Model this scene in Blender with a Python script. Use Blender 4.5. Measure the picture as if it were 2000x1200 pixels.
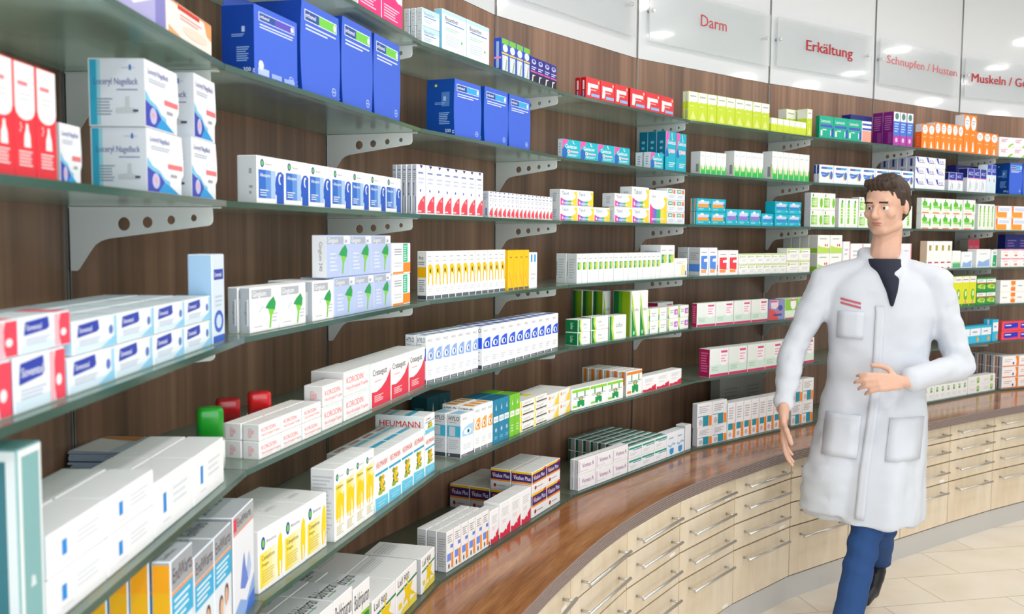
import bpy, bmesh, math, random
from mathutils import Vector, Matrix
random.seed(7)
scene = bpy.context.scene
C = scene.collection
for o in list(bpy.data.objects):
    bpy.data.objects.remove(o)

# ------------------------------------------------------------------ camera
CAMZ = 1.626
cr, cu, cw = Vector((0.999977, 0.0005, 0.00678)), Vector((-0.006798, 0.073543, 0.997269)), Vector((0.0, 0.997292, -0.073545))
cam = bpy.data.objects.new('camera', bpy.data.cameras.new('camera'))
C.objects.link(cam)
m = Matrix((cr, cu, -cw)).transposed().to_4x4()
m.translation = Vector((0, 0, CAMZ))
cam.matrix_world = m
cam.data.sensor_width = 36.0
cam.data.lens = 36.0 * 1881.55 / 2000.0
cam.data.clip_start = 0.05
cam.data.dof.use_dof = True
cam.data.dof.focus_distance = 3.0
cam.data.dof.aperture_fstop = 6.5
scene.camera = cam

# ------------------------------------------------------------------ daylight, exposure
world = bpy.data.worlds.new('daylight')
scene.world = world
world.use_nodes = True
bg = world.node_tree.nodes['Background']
bg.inputs[0].default_value = (0.91, 0.96, 1.0, 1)
bg.inputs[1].default_value = 0.9
vs = scene.view_settings
vs.view_transform = 'Standard'
vs.look = 'None'
vs.gamma = 1.0
vs.use_curve_mapping = False
vs.exposure = -0.28
scene.cycles.max_bounces = 8
scene.cycles.transparent_max_bounces = 24
scene.cycles.caustics_reflective = False
scene.cycles.caustics_refractive = False
CEIL = 3.3
LAMPS = [(4.26, 4.60), (5.35, 6.02), (6.52, 5.51), (8.9, 6.73), (7.22, 5.04), (10.46, 4.59), (3.22, 4.41),
         (0.75, 0.2), (0.75, 1.5), (1.3, 2.7), (2.4, 3.5), (2.6, 1.6), (2.6, -0.4), (4.6, 2.6), (4.6, 0.4), (0.6, -1.4)]
LAMP_W = 11.5


def lamp_light(x, y, w):
    l = bpy.data.lights.new('downlight_glow', 'AREA')
    l.shape = 'DISK'
    l.size = 0.19
    l.energy = w
    l.color = (1.0, 0.99, 0.98)
    o = bpy.data.objects.new('downlight_glow', l)
    C.objects.link(o)
    o.location = (x, y, CEIL - 0.02)
    return o


for x, y in LAMPS:
    lamp_light(x, y, LAMP_W)
# added fill lamp behind the viewer, brightens the carton ends and brackets
fill = bpy.data.lights.new('added_rear_fill', 'AREA')
fill.shape = 'RECTANGLE'
fill.size, fill.size_y = 7.0, 2.7
fill.energy = 270.0
fill.color = (0.85, 0.935, 1.0)
fill_o = bpy.data.objects.new('added_rear_fill', fill)
C.objects.link(fill_o)
fill_o.location = (0.9, -3.2, 1.5)
fill_o.rotation_euler = (math.radians(90), 0, 0)

# ------------------------------------------------------------------ helpers

def lin(h):
    h = h.lstrip('#')
    f = lambda v: v / 12.92 if v <= 0.04045 else ((v + 0.055) / 1.055) ** 2.4
    return tuple(f(int(h[i:i + 2], 16) / 255) for i in (0, 2, 4)) + (1.0,)


MATS = {}


def mat(name, color, rough=0.5, metal=0.0, spec=0.4, coat=0.0, emit=None, estr=0.0):
    if name in MATS:
        return MATS[name]
    mt = bpy.data.materials.new(name)
    mt.use_nodes = True
    b = mt.node_tree.nodes['Principled BSDF']
    b.inputs['Base Color'].default_value = lin(color)
    b.inputs['Roughness'].default_value = rough
    b.inputs['Metallic'].default_value = metal
    b.inputs['Specular IOR Level'].default_value = spec
    b.inputs['Coat Weight'].default_value = coat
    if emit:
        b.inputs['Emission Color'].default_value = lin(emit)
        b.inputs['Emission Strength'].default_value = estr
    MATS[name] = mt
    return mt


def ink(h):
    return mat('print_' + h.lstrip('#'), h, 0.42, 0, 0.35)


def nodes(mt):
    return mt.node_tree.nodes, mt.node_tree.links


def wood(name, c1, c2, c3, rough, scale, use_uv=False, spec=0.4, coat=0.0):
    """streaky laminate; the grain runs along the third (or the first uv) axis"""
    mt = mat(name, c1, rough, 0, spec, coat)
    n, l = nodes(mt)
    b = n['Principled BSDF']
    tc = n.new('ShaderNodeTexCoord')
    mp = n.new('ShaderNodeMapping')
    l.new(tc.outputs['UV' if use_uv else 'Object'], mp.inputs[0])
    mp.inputs['Scale'].default_value = scale
    n1 = n.new('ShaderNodeTexNoise')
    n1.inputs['Scale'].default_value = 1.0
    n1.inputs['Detail'].default_value = 5
    n1.inputs['Roughness'].default_value = 0.6
    l.new(mp.outputs[0], n1.inputs[0])
    mp2 = n.new('ShaderNodeMapping')
    mp2.inputs['Scale'].default_value = [s * k for s, k in zip(scale, (7, 7, 4))]
    l.new(tc.outputs['UV' if use_uv else 'Object'], mp2.inputs[0])
    n2 = n.new('ShaderNodeTexNoise')
    n2.inputs['Scale'].default_value = 1.0
    n2.inputs['Detail'].default_value = 6
    l.new(mp2.outputs[0], n2.inputs[0])
    mx = n.new('ShaderNodeMath')
    mx.operation = 'MULTIPLY_ADD'
    mx.inputs[1].default_value = 0.45
    l.new(n2.outputs[0], mx.inputs[0])
    l.new(n1.outputs[0], mx.inputs[2])
    r = n.new('ShaderNodeValToRGB')
    r.color_ramp.elements[0].position = 0.52
    r.color_ramp.elements[0].color = lin(c2)
    r.color_ramp.elements[1].position = 0.92
    r.color_ramp.elements[1].color = lin(c3)
    e = r.color_ramp.elements.new(0.72)
    e.color = lin(c1)
    l.new(mx.outputs[0], r.inputs[0])
    l.new(r.outputs[0], b.inputs['Base Color'])
    return mt


M_WALL = wood('walnut_panel', '#8a6853', '#664c3c', '#ab846a', 0.35, (6, 6, 0.22))
M_TOP = wood('walnut_worktop', '#a0683f', '#82512f', '#bb8455', 0.15, (1.6, 16, 1), True, 0.5)
M_EDGE = mat('layered_edge', '#8b7a74', 0.4)
M_BIRCH = wood('birch_front', '#dfceb4', '#d5c1a2', '#e7d9c3', 0.35, (3, 3, 1.2))
M_BODY = mat('cabinet_body', '#5f462e', 0.7)
M_STEEL = mat('brushed_steel', '#cfcecb', 0.34, 0.85)
M_KICK = mat('plinth_metal', '#c6c4c1', 0.4, 0.15)
M_BRK = mat('bracket_enamel', '#e4e6e3', 0.4)
M_RAIL = mat('rail_aluminium', '#a3a29e', 0.35, 0.9)
M_DARK = mat('slot_dark', '#17130f', 0.8)
M_WHITE = mat('gloss_white', '#eff2f5', 0.06, 0, 0.55)
M_CEIL = mat('ceiling_paint', '#d9d9d7', 0.9, 0, 0.1)
M_LAMP = mat('lamp_lens', '#ffffff', 0.4, 0, 0.2, 0, '#fff6ea', 22.0)
M_CREAM = mat('cream_rubber', '#d9cfa0', 0.5)
M_WALLROOM = mat('wall_paint', '#e4e2de', 0.8)


def make_glass():
    mt = bpy.data.materials.new('shelf_glass')
    mt.use_nodes = True
    n, l = nodes(mt)
    n.clear()
    out = n.new('ShaderNodeOutputMaterial')
    tr = n.new('ShaderNodeBsdfTransparent')
    tr.inputs[0].default_value = (0.74, 0.84, 0.80, 1)
    tl = n.new('ShaderNodeBsdfTranslucent')
    tl.inputs[0].default_value = (0.78, 0.90, 0.84, 1)
    df = n.new('ShaderNodeBsdfDiffuse')
    df.inputs[0].default_value = (0.42, 0.54, 0.49, 1)
    haze = n.new('ShaderNodeMixShader')
    haze.inputs[0].default_value = 0.25
    l.new(tl.outputs[0], haze.inputs[1])
    l.new(df.outputs[0], haze.inputs[2])
    body = n.new('ShaderNodeMixShader')
    body.inputs[0].default_value = 0.45
    l.new(tr.outputs[0], body.inputs[1])
    l.new(haze.outputs[0], body.inputs[2])
    gl = n.new('ShaderNodeBsdfGlossy')
    gl.inputs['Roughness'].default_value = 0.2
    gl.inputs[0].default_value = (0.86, 0.94, 0.91, 1)
    geo = n.new('ShaderNodeNewGeometry')
    mr = n.new('ShaderNodeMapRange')
    mr.inputs[3].default_value = 1.6
    mr.inputs[4].default_value = 1 / 1.6
    l.new(geo.outputs['Backfacing'], mr.inputs[0])
    fr = n.new('ShaderNodeFresnel')
    l.new(mr.outputs[0], fr.inputs[0])
    mx = n.new('ShaderNodeMixShader')
    l.new(fr.outputs[0], mx.inputs[0])
    l.new(body.outputs[0], mx.inputs[1])
    l.new(gl.outputs[0], mx.inputs[2])
    l.new(mx.outputs[0], out.inputs[0])
    return mt


M_GLASS = make_glass()
M_GEDGE = mat('glass_edge', '#35574c', 0.12, 0, 0.6)


def make_sign_glass():
    mt = mat('frosted_acrylic', '#e4e9eb', 0.2, 0, 0.3)
    n, l = nodes(mt)
    n['Principled BSDF'].inputs['Alpha'].default_value = 0.38
    return mt


M_SIGN = make_sign_glass()


def floor_mat():
    mt = mat('limestone_tile', '#e6dac6', 0.3, 0, 0.4)
    n, l = nodes(mt)
    b = n['Principled BSDF']
    tc = n.new('ShaderNodeTexCoord')
    mp = n.new('ShaderNodeMapping')
    mp.inputs['Rotation'].default_value = (0, 0, math.radians(-12))
    l.new(tc.outputs['Object'], mp.inputs[0])
    br = n.new('ShaderNodeTexBrick')
    br.inputs['Scale'].default_value = 1.0
    br.inputs['Brick Width'].default_value = 0.62
    br.inputs['Row Height'].default_value = 0.31
    br.inputs['Mortar Size'].default_value = 0.0025
    br.inputs['Color1'].default_value = lin('#f2eee7')
    br.inputs['Color2'].default_value = lin('#ece5da')
    br.inputs['Mortar'].default_value = lin('#bfb29d')
    l.new(mp.outputs[0], br.inputs[0])
    ns = n.new('ShaderNodeTexNoise')
    ns.inputs['Scale'].default_value = 5
    ns.inputs['Detail'].default_value = 6
    l.new(mp.outputs[0], ns.inputs[0])
    rp = n.new('ShaderNodeValToRGB')
    rp.color_ramp.elements[0].position = 0.4
    rp.color_ramp.elements[0].color = lin('#fdf8f0')
    rp.color_ramp.elements[1].position = 0.75
    rp.color_ramp.elements[1].color = lin('#f3eadb')
    l.new(ns.outputs[0], rp.inputs[0])
    mx = n.new('ShaderNodeMixRGB')
    mx.blend_type = 'MULTIPLY'
    mx.inputs[0].default_value = 0.8
    l.new(br.outputs[0], mx.inputs[1])
    l.new(rp.outputs[0], mx.inputs[2])
    l.new(mx.outputs[0], b.inputs['Base Color'])
    return mt


def obj(name, bm, mats, parent=None, loc=None, smooth=False):
    me = bpy.data.meshes.new(name)
    bm.normal_update()
    bm.to_mesh(me)
    bm.free()
    for mt in (mats if isinstance(mats, (list, tuple)) else [mats]):
        me.materials.append(mt)
    if smooth:
        for p in me.polygons:
            p.use_smooth = True
    o = bpy.data.objects.new(name, me)
    C.objects.link(o)
    if parent:
        o.parent = parent
    if loc:
        o.location = loc
    return o


def tag(o, label=None, cat=None, group=None, kind=None):
    if label:
        o['label'] = label
    if cat:
        o['category'] = cat
    if group:
        o['group'] = group
    if kind:
        o['kind'] = kind
    return o


def empty(name, loc=(0, 0, 0), rz=0.0):
    o = bpy.data.objects.new(name, None)
    o.empty_display_size = 0.05
    C.objects.link(o)
    o.location = loc
    o.rotation_euler = (0, 0, rz)
    return o


def add_box(bm, x0, x1, y0, y1, z0, z1, mi=0, M=None):
    v = [bm.verts.new((x, y, z)) for z in (z0, z1) for x, y in ((x0, y0), (x1, y0), (x1, y1), (x0, y1))]
    if M:
        for q in v:
            q.co = M @ q.co
    fs = []
    for i in ((3, 2, 1, 0), (4, 5, 6, 7), (0, 1, 5, 4), (1, 2, 6, 5), (2, 3, 7, 6), (3, 0, 4, 7)):
        f = bm.faces.new([v[k] for k in i])
        f.material_index = mi
        fs.append(f)
    return fs


def add_prism(bm, pts, z0, z1, mi=0, side=None):
    a = [bm.verts.new((p[0], p[1], z0)) for p in pts]
    b = [bm.verts.new((p[0], p[1], z1)) for p in pts]
    n = len(pts)
    bm.faces.new(a[::-1]).material_index = mi
    bm.faces.new(b).material_index = mi
    for i in range(n):
        bm.faces.new((a[i], a[(i + 1) % n], b[(i + 1) % n], b[i])).material_index = mi if side is None else side


def add_tube(bm, p0, p1, r, seg=12, mi=0):
    p0, p1 = Vector(p0), Vector(p1)
    d = (p1 - p0).normalized()
    a = d.orthogonal().normalized()
    b = d.cross(a)
    A, B = [], []
    for i in range(seg):
        t = 2 * math.pi * i / seg
        o = (a * math.cos(t) + b * math.sin(t)) * r
        A.append(bm.verts.new(p0 + o))
        B.append(bm.verts.new(p1 + o))
    for i in range(seg):
        f = bm.faces.new((A[i], A[(i + 1) % seg], B[(i + 1) % seg], B[i]))
        f.material_index = mi
        f.smooth = True
    bm.faces.new(A[::-1]).material_index = mi
    bm.faces.new(B).material_index = mi


_TXT = {}


def text_tris(s, bold=0.0):
    """flat triangles of a line of lettering, cap height 1, starting at x=0 -> (verts, tris, width)"""
    if (s, bold) in _TXT:
        return _TXT[s, bold]
    cu_ = bpy.data.curves.new('t', 'FONT')
    cu_.body = s
    cu_.offset = bold
    cu_.resolution_u = 2
    cu_.fill_mode = 'FRONT'
    o = bpy.data.objects.new('t', cu_)
    C.objects.link(o)
    bpy.context.view_layer.update()
    me = o.evaluated_get(bpy.context.evaluated_depsgraph_get()).to_mesh()
    v = [(q.co.x, q.co.y) for q in me.vertices]
    t = [tuple(p.vertices) for p in me.polygons]
    bpy.data.objects.remove(o)
    bpy.data.curves.remove(cu_)
    k = 1 / 0.69
    x0 = min(p[0] for p in v)
    v = [((p[0] - x0) * k, p[1] * k) for p in v]
    _TXT[s, bold] = (v, t, max(p[0] for p in v))
    return _TXT[s, bold]


ORD = ['', 'first', 'second', 'third', 'fourth', 'fifth', 'sixth', 'seventh', 'eighth', 'ninth', 'tenth', 'eleventh', 'twelfth',
       'thirteenth', 'fourteenth', 'fifteenth', 'sixteenth', 'seventeenth', 'eighteenth']
# ------------------------------------------------------------------ plan of the curved shelf wall (metres)
P = [Vector(p) for p in ((-0.7648, 0.6425), (-0.7581, 1.6424), (-0.5104, 2.6403), (-0.068, 3.5719), (0.5536, 4.401), (1.3281, 5.0859),
                         (2.0685, 5.6144), (2.8247, 6.1818), (3.7303, 6.6058), (4.6922, 6.8792))]
N = [Vector(p) for p in ((1.0, -0.0067), (0.9922, -0.1247), (0.9416, -0.3366), (0.856, -0.517), (0.7351, -0.678), (0.6226, -0.7826),
                         (0.5906, -0.807), (0.5148, -0.8573), (0.3498, -0.9368), (0.2734, -0.9619))]
DEPTH = (0.2857, 0.2857, 0.2857, 0.3140, 0.3140, 0.3416, 0.3416)
ZS = (2.1303, 1.9053, 1.6812, 1.4545, 1.2284, 1.0021, 0.6999)
TOPZ = 0.6895
WOODTOP = 2.4256
GT = 0.010


def front(k, s):
    return P[k] + N[k] * DEPTH[s]


def bay(k, s):
    a, b = front(k, s), front(k + 1, s)
    d = (b - a).normalized()
    return a, d, Vector((-d.y, d.x)), (b - a).length


# ------------------------------------------------------------------ room shell

def strip_wall(name, z0, z1, off, m_, pts):
    bm = bmesh.new()
    outer = []
    for i, p in enumerate(pts):
        a = pts[max(i - 1, 0)]
        b = pts[min(i + 1, len(pts) - 1)]
        d = (b - a).normalized()
        outer.append(p + Vector((-d.y, d.x)) * off)
    lay = [[bm.verts.new((p.x, p.y, z)) for p in q] for q in (pts, outer) for z in (z0, z1)]
    for i in range(len(pts) - 1):
        for A, B in ((lay[0], lay[1]), (lay[1], lay[3]), (lay[3], lay[2]), (lay[2], lay[0])):
            bm.faces.new((A[i], A[i + 1], B[i + 1], B[i]))
    for i in (0, -1):
        f = (lay[0][i], lay[1][i], lay[3][i], lay[2][i])
        bm.faces.new(f if i == 0 else f[::-1])
    bmesh.ops.recalc_face_normals(bm, faces=bm.faces)
    return tag(obj(name, bm, m_), kind='structure')


WALLP = [Vector((-0.775, -0.9))] + P + [Vector((5.9, 7.15)), Vector((11.5, 8.2))]
strip_wall('wall_back', 0.0, WOODTOP, 0.06, M_WALL, WALLP)
strip_wall('wall_upper', WOODTOP + 0.002, CEIL, 0.06, M_WHITE, WALLP)
bm = bmesh.new()
add_box(bm, -0.9, 12, -6, 9, -0.05, 0.0)
tag(obj('floor', bm, floor_mat()), kind='structure')
bm = bmesh.new()
add_box(bm, -0.9, 12, -6, 9, CEIL, CEIL + 0.08)
tag(obj('ceiling', bm, M_CEIL), kind='structure')
for k in range(1, 9):
    d = Vector((-N[k].y, N[k].x))
    rz = math.atan2(d.y, d.x)
    M = Matrix.Translation((P[k].x, P[k].y, 0)) @ Matrix.Rotation(rz, 4, 'Z')
    bm = bmesh.new()
    for z0, z1 in ((TOPZ + 0.012, WOODTOP - 0.002), (WOODTOP, CEIL)):
        add_box(bm, -0.005, -0.002, -0.004, 0.004, z0, z1, 0, M)
        add_box(bm, 0.002, 0.005, -0.004, 0.004, z0, z1, 0, M)
        add_box(bm, -0.002, 0.002, -0.0015, 0.004, z0, z1, 1, M)
    tag(obj('trim_%d' % k, bm, [M_RAIL, M_DARK]), kind='structure')

# recessed ceiling lamps
for i, (x, y) in enumerate(LAMPS):
    t = empty('downlight', (x, y, CEIL))
    bm = bmesh.new()
    seg = 32
    for r0, r1, z0, z1 in ((0.105, 0.12, -0.008, -0.003),):
        ring = [[bm.verts.new((r * math.cos(2 * math.pi * j / seg), r * math.sin(2 * math.pi * j / seg), z)) for j in range(seg)]
                for r, z in ((r0, 0), (r0, z0), (r1, z1), (r1, 0))]
        for a in range(3):
            for j in range(seg):
                bm.faces.new((ring[a][j], ring[a][(j + 1) % seg], ring[a + 1][(j + 1) % seg], ring[a + 1][j]))
    bmesh.ops.recalc_face_normals(bm, faces=bm.faces)
    obj('trim_ring', bm, M_CEIL, t)
    bm = bmesh.new()
    add_prism(bm, [(0.105 * math.cos(2 * math.pi * j / seg), 0.105 * math.sin(2 * math.pi * j / seg)) for j in range(seg)], -0.006, -0.001)
    obj('lens', bm, M_LAMP, t)
    tag(t, 'recessed round ceiling lamp, %s of the ceiling lamps' % ORD[i + 1], 'ceiling lamp', 'recessed ceiling lamps')

# ------------------------------------------------------------------ glass shelves and brackets
SHN = ['top', 'second', 'third', 'fourth', 'fifth', 'sixth', 'counter-level']
BAYN = ['nearest', 'second', 'third', 'fourth', 'fifth', 'sixth', 'seventh', 'farthest']
for s in range(7):
    for k in range(8):
        g = 0.0008
        a, d, nn, L = bay(k, s)
        f0, f1 = a + d * g, a + d * (L - g)
        w0, w1 = P[k] + N[k] * 0.001, P[k + 1] + N[k + 1] * 0.001
        dw = (w1 - w0).normalized()
        bm = bmesh.new()
        add_prism(bm, [f0, f1, w1 - dw * g, w0 + dw * g], ZS[s] - GT, ZS[s], 0, 1)
        tag(obj('glass_shelf', bm, [M_GLASS, M_GEDGE]), 'green-edged glass shelf pane, %s tier, %s bay along the wall' % (SHN[s], BAYN[k]),
            'shelf', 'glass shelf panes')


def bracket_mesh():
    """plate in the local x (out of the wall) / z plane, with four holes"""
    cu_ = bpy.data.curves.new('b', 'CURVE')
    cu_.dimensions = '2D'
    cu_.fill_mode = 'BOTH'
    cu_.extrude = 0.0015
    cu_.resolution_u = 6

    def spline(pts):
        sp = cu_.splines.new('POLY')
        sp.points.add(len(pts) - 1)
        for q, p in zip(sp.points, pts):
            q.co = (p[0], p[1], 0, 1)
        sp.use_cyclic_u = True
    arc = lambda cx, cz, r, a0, a1, n=8: [(cx + r * math.cos(math.radians(a0 + (a1 - a0) * i / n)), cz + r * math.sin(math.radians(a0 + (a1 - a0) * i / n))) for i in range(n + 1)]
    out = [(0.001, 0), (0.001, -0.108), (0.012, -0.108)] + [(0.016, -0.104), (0.034, -0.078), (0.045, -0.064), (0.056, -0.057), (0.07, -0.053)] + \
          arc(0.245, -0.0205, 0.010, -80, 0) + [(0.255, 0)]
    spline(out)
    for cx, cz, r in ((0.098, -0.028, 0.0115), (0.140, -0.025, 0.0095), (0.182, -0.021, 0.0075), (0.222, -0.0175, 0.0058)):
        spline([(cx + r * math.cos(2 * math.pi * i / 20), cz + r * math.sin(2 * math.pi * i / 20)) for i in range(20)])
    o = bpy.data.objects.new('b', cu_)
    C.objects.link(o)
    bpy.context.view_layer.update()
    me = bpy.data.meshes.new_from_object(o.evaluated_get(bpy.context.evaluated_depsgraph_get()))
    bpy.data.objects.remove(o)
    me.transform(Matrix.Rotation(math.pi / 2, 4, 'X'))
    me.materials.clear()
    me.materials.append(M_BRK)
    return me


BR = bracket_mesh()
bm = bmesh.new()
add_box(bm, 0.001, 0.268, -0.006, 0.006, -0.0018, 0.0)
FL = bpy.data.meshes.new('top_flange')
bm.to_mesh(FL)
bm.free()
FL.materials.append(M_BRK)
bm = bmesh.new()
add_tube(bm, (0, 0, -0.0075), (0, 0, -0.0018), 0.004, 10)
PD = bpy.data.meshes.new('rubber_pad')
bm.to_mesh(PD)
bm.free()
PD.materials.append(M_CREAM)
for s in range(6):
    for k in range(1, 9):
        rz = math.atan2(N[k].y, N[k].x)
        t = empty('shelf_bracket', (P[k].x + N[k].x * 0.006, P[k].y + N[k].y * 0.006, ZS[s] - GT - 0.0008), rz)
        for nm, me, lx in (('plate', BR, 0), ('top_flange', FL, 0), ('rubber_pad', PD, 0.06), ('rubber_pad', PD, 0.225)):
            o = bpy.data.objects.new(nm, me)
            C.objects.link(o)
            o.parent = t
            o.location = (lx, 0.0045 if nm == 'rubber_pad' else 0, 0 if nm != 'plate' else -0.0005)
        tag(t, 'pale gray steel bracket with four holes under %s shelf at %s wall rail' % (SHN[s], ORD[k]), 'shelf bracket', 'perforated shelf brackets')

# ------------------------------------------------------------------ sign panels on the white band
M_RED = mat('sign_red', '#c8353f', 0.4)
M_RED2 = mat('sign_light_red', '#e2606a', 0.4)
SIGNS = [  # bay, u0, u1, z0, z1, text, text u0, text u1, baseline z, cap height, bold
    (3, 0.05, 0.963, 2.504, 2.762, None, 0, 0, 0, 0, 0),
    (4, 0.047, 0.990, 2.506, 2.764, 'Darm', 0.413, 0.616, 2.626, 0.054, 0),
    (5, 0.022, 0.835, 2.517, 2.766, 'Erk\u00e4ltung', 0.254, 0.657, 2.622, 0.055, 1),
    (6, 0.006, 0.850, 2.514, 2.762, 'Schnupfen / Husten', 0.072, 0.860 - 0.02, 2.635, 0.045, 0),
    (7, 0.006, 0.930, 2.519, 2.767, 'Muskeln / Gelenke', 0.062, 0.78, 2.618, 0.054, 1)]
for k, u0, u1, z0, z1, s, t0, t1, bz, ch, bold in SIGNS:
    a, b = P[k], P[k + 1]
    d = (b - a).normalized()
    nn = Vector((d.y, -d.x))
    base = a + nn * 0.030
    t = empty('sign_panel', (base.x, base.y, 0), math.atan2(d.y, d.x))
    bm = bmesh.new()
    add_box(bm, u0, u1, -0.003, 0.003, z0, z1)
    obj('pane', bm, M_SIGN, t)
    for ux in (u0 + 0.025, u1 - 0.03):
        bm = bmesh.new()
        add_tube(bm, (ux, 0.030, z0 + 0.138), (ux, -0.007, z0 + 0.138), 0.007, 14)
        obj('standoff', bm, M_STEEL, t)
    if s:
        v, tr, wd = text_tris(s)
        bm = bmesh.new()
        for off in ((0, 0.003, -0.003) if bold else (0, 0.0012)):
            vv = [bm.verts.new((t0 + off + p[0] / wd * (t1 - t0), -0.0036 - abs(off) * 0.02, bz + p[1] * ch)) for p in v]
            for q in tr:
                bm.faces.new([vv[i] for i in q])
        obj('lettering', bm, M_RED if bold or s == 'Darm' else M_RED2, t)
    tag(t, 'frosted sign panel reading %s' % s if s else 'frosted sign panel cut off above the pastille cartons', 'sign', 'frosted sign panels')

# ------------------------------------------------------------------ curved counter

def catmull(pts, n=10):
    out = []
    q = [pts[0] * 2 - pts[1]] + pts + [pts[-1] * 2 - pts[-2]]
    for i in range(1, len(q) - 2):
        for j in range(n):
            t = j / n
            a, b, c, d = q[i - 1], q[i], q[i + 1], q[i + 2]
            out.append(0.5 * (2 * b + (c - a) * t + (2 * a - 5 * b + 4 * c - d) * t * t + (3 * b - a - 3 * c + d) * t ** 3))
    out.append(pts[-1])
    return out


EDGE = catmull([Vector(p) for p in ((-0.155, -0.3), (-0.155, 0.64), (-0.140, 1.45), (-0.045, 2.08), (0.072, 2.438), (0.177, 2.698), (0.3, 2.971), (0.442, 3.229),
                                     (0.6, 3.476), (0.768, 3.69), (0.955, 3.893), (1.186, 4.136), (1.60, 4.475), (2.031, 4.79), (2.47, 5.115), (2.91, 5.415), (3.4, 5.72), (3.96, 6.0), (4.87, 6.27))], 8)
bm = bmesh.new()
uvl = bm.loops.layers.uv.new('grain')
acc = [0.0]
for i in range(1, len(EDGE)):
    acc.append(acc[-1] + (EDGE[i] - EDGE[i - 1]).length)


def nrm(i):
    d = (EDGE[min(i + 1, len(EDGE) - 1)] - EDGE[max(i - 1, 0)]).normalized()
    return Vector((-d.y, d.x))


def inner(i):
    """where the inward normal meets the wall line"""
    p, q = EDGE[i], nrm(i)
    best = 0.7
    for a, b in zip(WALLP[:-1], WALLP[1:]):
        e = b - a
        den = q.x * e.y - q.y * e.x
        if abs(den) < 1e-9:
            continue
        t = ((a.x - p.x) * e.y - (a.y - p.y) * e.x) / den
        s_ = ((a.x - p.x) * q.y - (a.y - p.y) * q.x) / den
        if -0.001 <= s_ <= 1.001 and 0.3 < t < best:
            best = t
    return p + q * (best - 0.002)


prof = []
nl = 6
th = 0.045 / nl
for j in range(nl):
    z = TOPZ - th * j
    prof += [(0.0025 if j else 0.002, z), (0.0, z - 0.0012), (0.0, z - th + 0.0012), (0.0025, z - th)]
rows = []
for i in range(len(EDGE)):
    q = nrm(i)
    r = [(inner(i), TOPZ)] + [(EDGE[i] + q * o_, z) for o_, z in prof] + [(inner(i), TOPZ - 0.045)]
    rows.append([bm.verts.new((p.x, p.y, z)) for p, z in r])
for i in range(len(rows) - 1):
    for j in range(len(rows[0]) - 1):
        f = bm.faces.new((rows[i][j], rows[i][j + 1], rows[i + 1][j + 1], rows[i + 1][j]))
        f.material_index = 0 if j == 0 else 1
        for lp, (ii, jj) in zip(f.loops, ((i, j), (i, j + 1), (i + 1, j + 1), (i + 1, j))):
            lp[uvl].uv = (acc[ii], 0.62 if jj == 0 else 0.0)
bmesh.ops.recalc_face_normals(bm, faces=bm.faces)
tag(obj('worktop', bm, [M_TOP, M_EDGE]), 'long curved walnut worktop with ridged gray edge below the shelves', 'worktop')

SEAM = [Vector(p) for p in ((-0.157, 0.42), (-0.155, 0.90), (-0.145, 1.37), (-0.085, 1.84), (0.028, 2.295), (0.188, 2.728), (0.401, 3.143), (0.642, 3.514), (0.93, 3.879), (1.257, 4.214),
                             (1.617, 4.492), (1.977, 4.766), (2.337, 5.036), (2.696, 5.290), (3.07, 5.535), (3.46, 5.765), (3.86, 5.965))]
SEAM = [p + (Vector((-(SEAM[min(i + 1, 16)] - SEAM[max(i - 1, 0)]).normalized().y, (SEAM[min(i + 1, 16)] - SEAM[max(i - 1, 0)]).normalized().x))) * 0.012 for i, p in enumerate(SEAM)]
LEV = [TOPZ - 0.046, 0.556, 0.446, 0.336, 0.110]
UNITS = range(4, 16)
for i in UNITS:
    a, b = SEAM[i], SEAM[i + 1]
    d = (b - a).normalized()
    L = (b - a).length
    t = empty('drawer_cabinet', (a.x, a.y, 0), math.atan2(d.y, d.x))
    bm = bmesh.new()
    add_box(bm, 0.004, L - 0.004, 0.0205, 0.36, 0.108, TOPZ - 0.0465)
    obj('body', bm, M_BODY, t)
    for j in range(4):
        z1, z0 = LEV[j] - (0.003 if j else 0.001), LEV[j + 1] + 0.003
        bm = bmesh.new()
        add_box(bm, 0.0032, L - 0.0032, 0.0, 0.0195, z0, z1)
        bmesh.ops.bevel(bm, geom=list(bm.edges), offset=0.0012, segments=1, affect='EDGES')
        dw = obj('drawer', bm, M_BIRCH, t)
        hz = z1 - 0.042
        h0, h1 = L * 0.17, L * 0.83
        bm = bmesh.new()
        add_tube(bm, (h0 - 0.02, -0.035, hz), (h1 + 0.02, -0.035, hz), 0.0055, 12)
        for hx in (h0, h1):
            add_tube(bm, (hx, 0.0, hz), (hx, -0.035, hz), 0.0045, 10)
        obj('handle', bm, M_STEEL, dw)
        if (i * 4 + j) % 3 == 1:
            bm = bmesh.new()
            add_box(bm, L * 0.80, L * 0.90, -0.0006, 0.0, z0 + 0.006, z0 + 0.018)
            obj('price_tag', bm, ink('#f2efe8'), dw)
    tag(t, 'pale birch drawer unit with four bar handles, %s along the counter from its near end' % ORD[i - 3], 'drawer unit', 'birch drawer units under the counter')
bm = bmesh.new()
pl = [bm_p for bm_p in SEAM[3:]]
lay = []
for p, q in [(pl, 0.006), (pl, 0.03)]:
    for z in (0.0, 0.106):
        lay.append([bm.verts.new((a.x + (-(pl[min(i + 1, len(pl) - 1)] - pl[max(i - 1, 0)]).normalized().y) * q,
                                  a.y + (pl[min(i + 1, len(pl) - 1)] - pl[max(i - 1, 0)]).normalized().x * q, z)) for i, a in enumerate(pl)])
for i in range(len(pl) - 1):
    for A, B in ((lay[0], lay[1]), (lay[1], lay[3]), (lay[3], lay[2]), (lay[2], lay[0])):
        bm.faces.new((A[i], A[i + 1], B[i + 1], B[i]))
bmesh.ops.recalc_face_normals(bm, faces=bm.faces)
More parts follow.
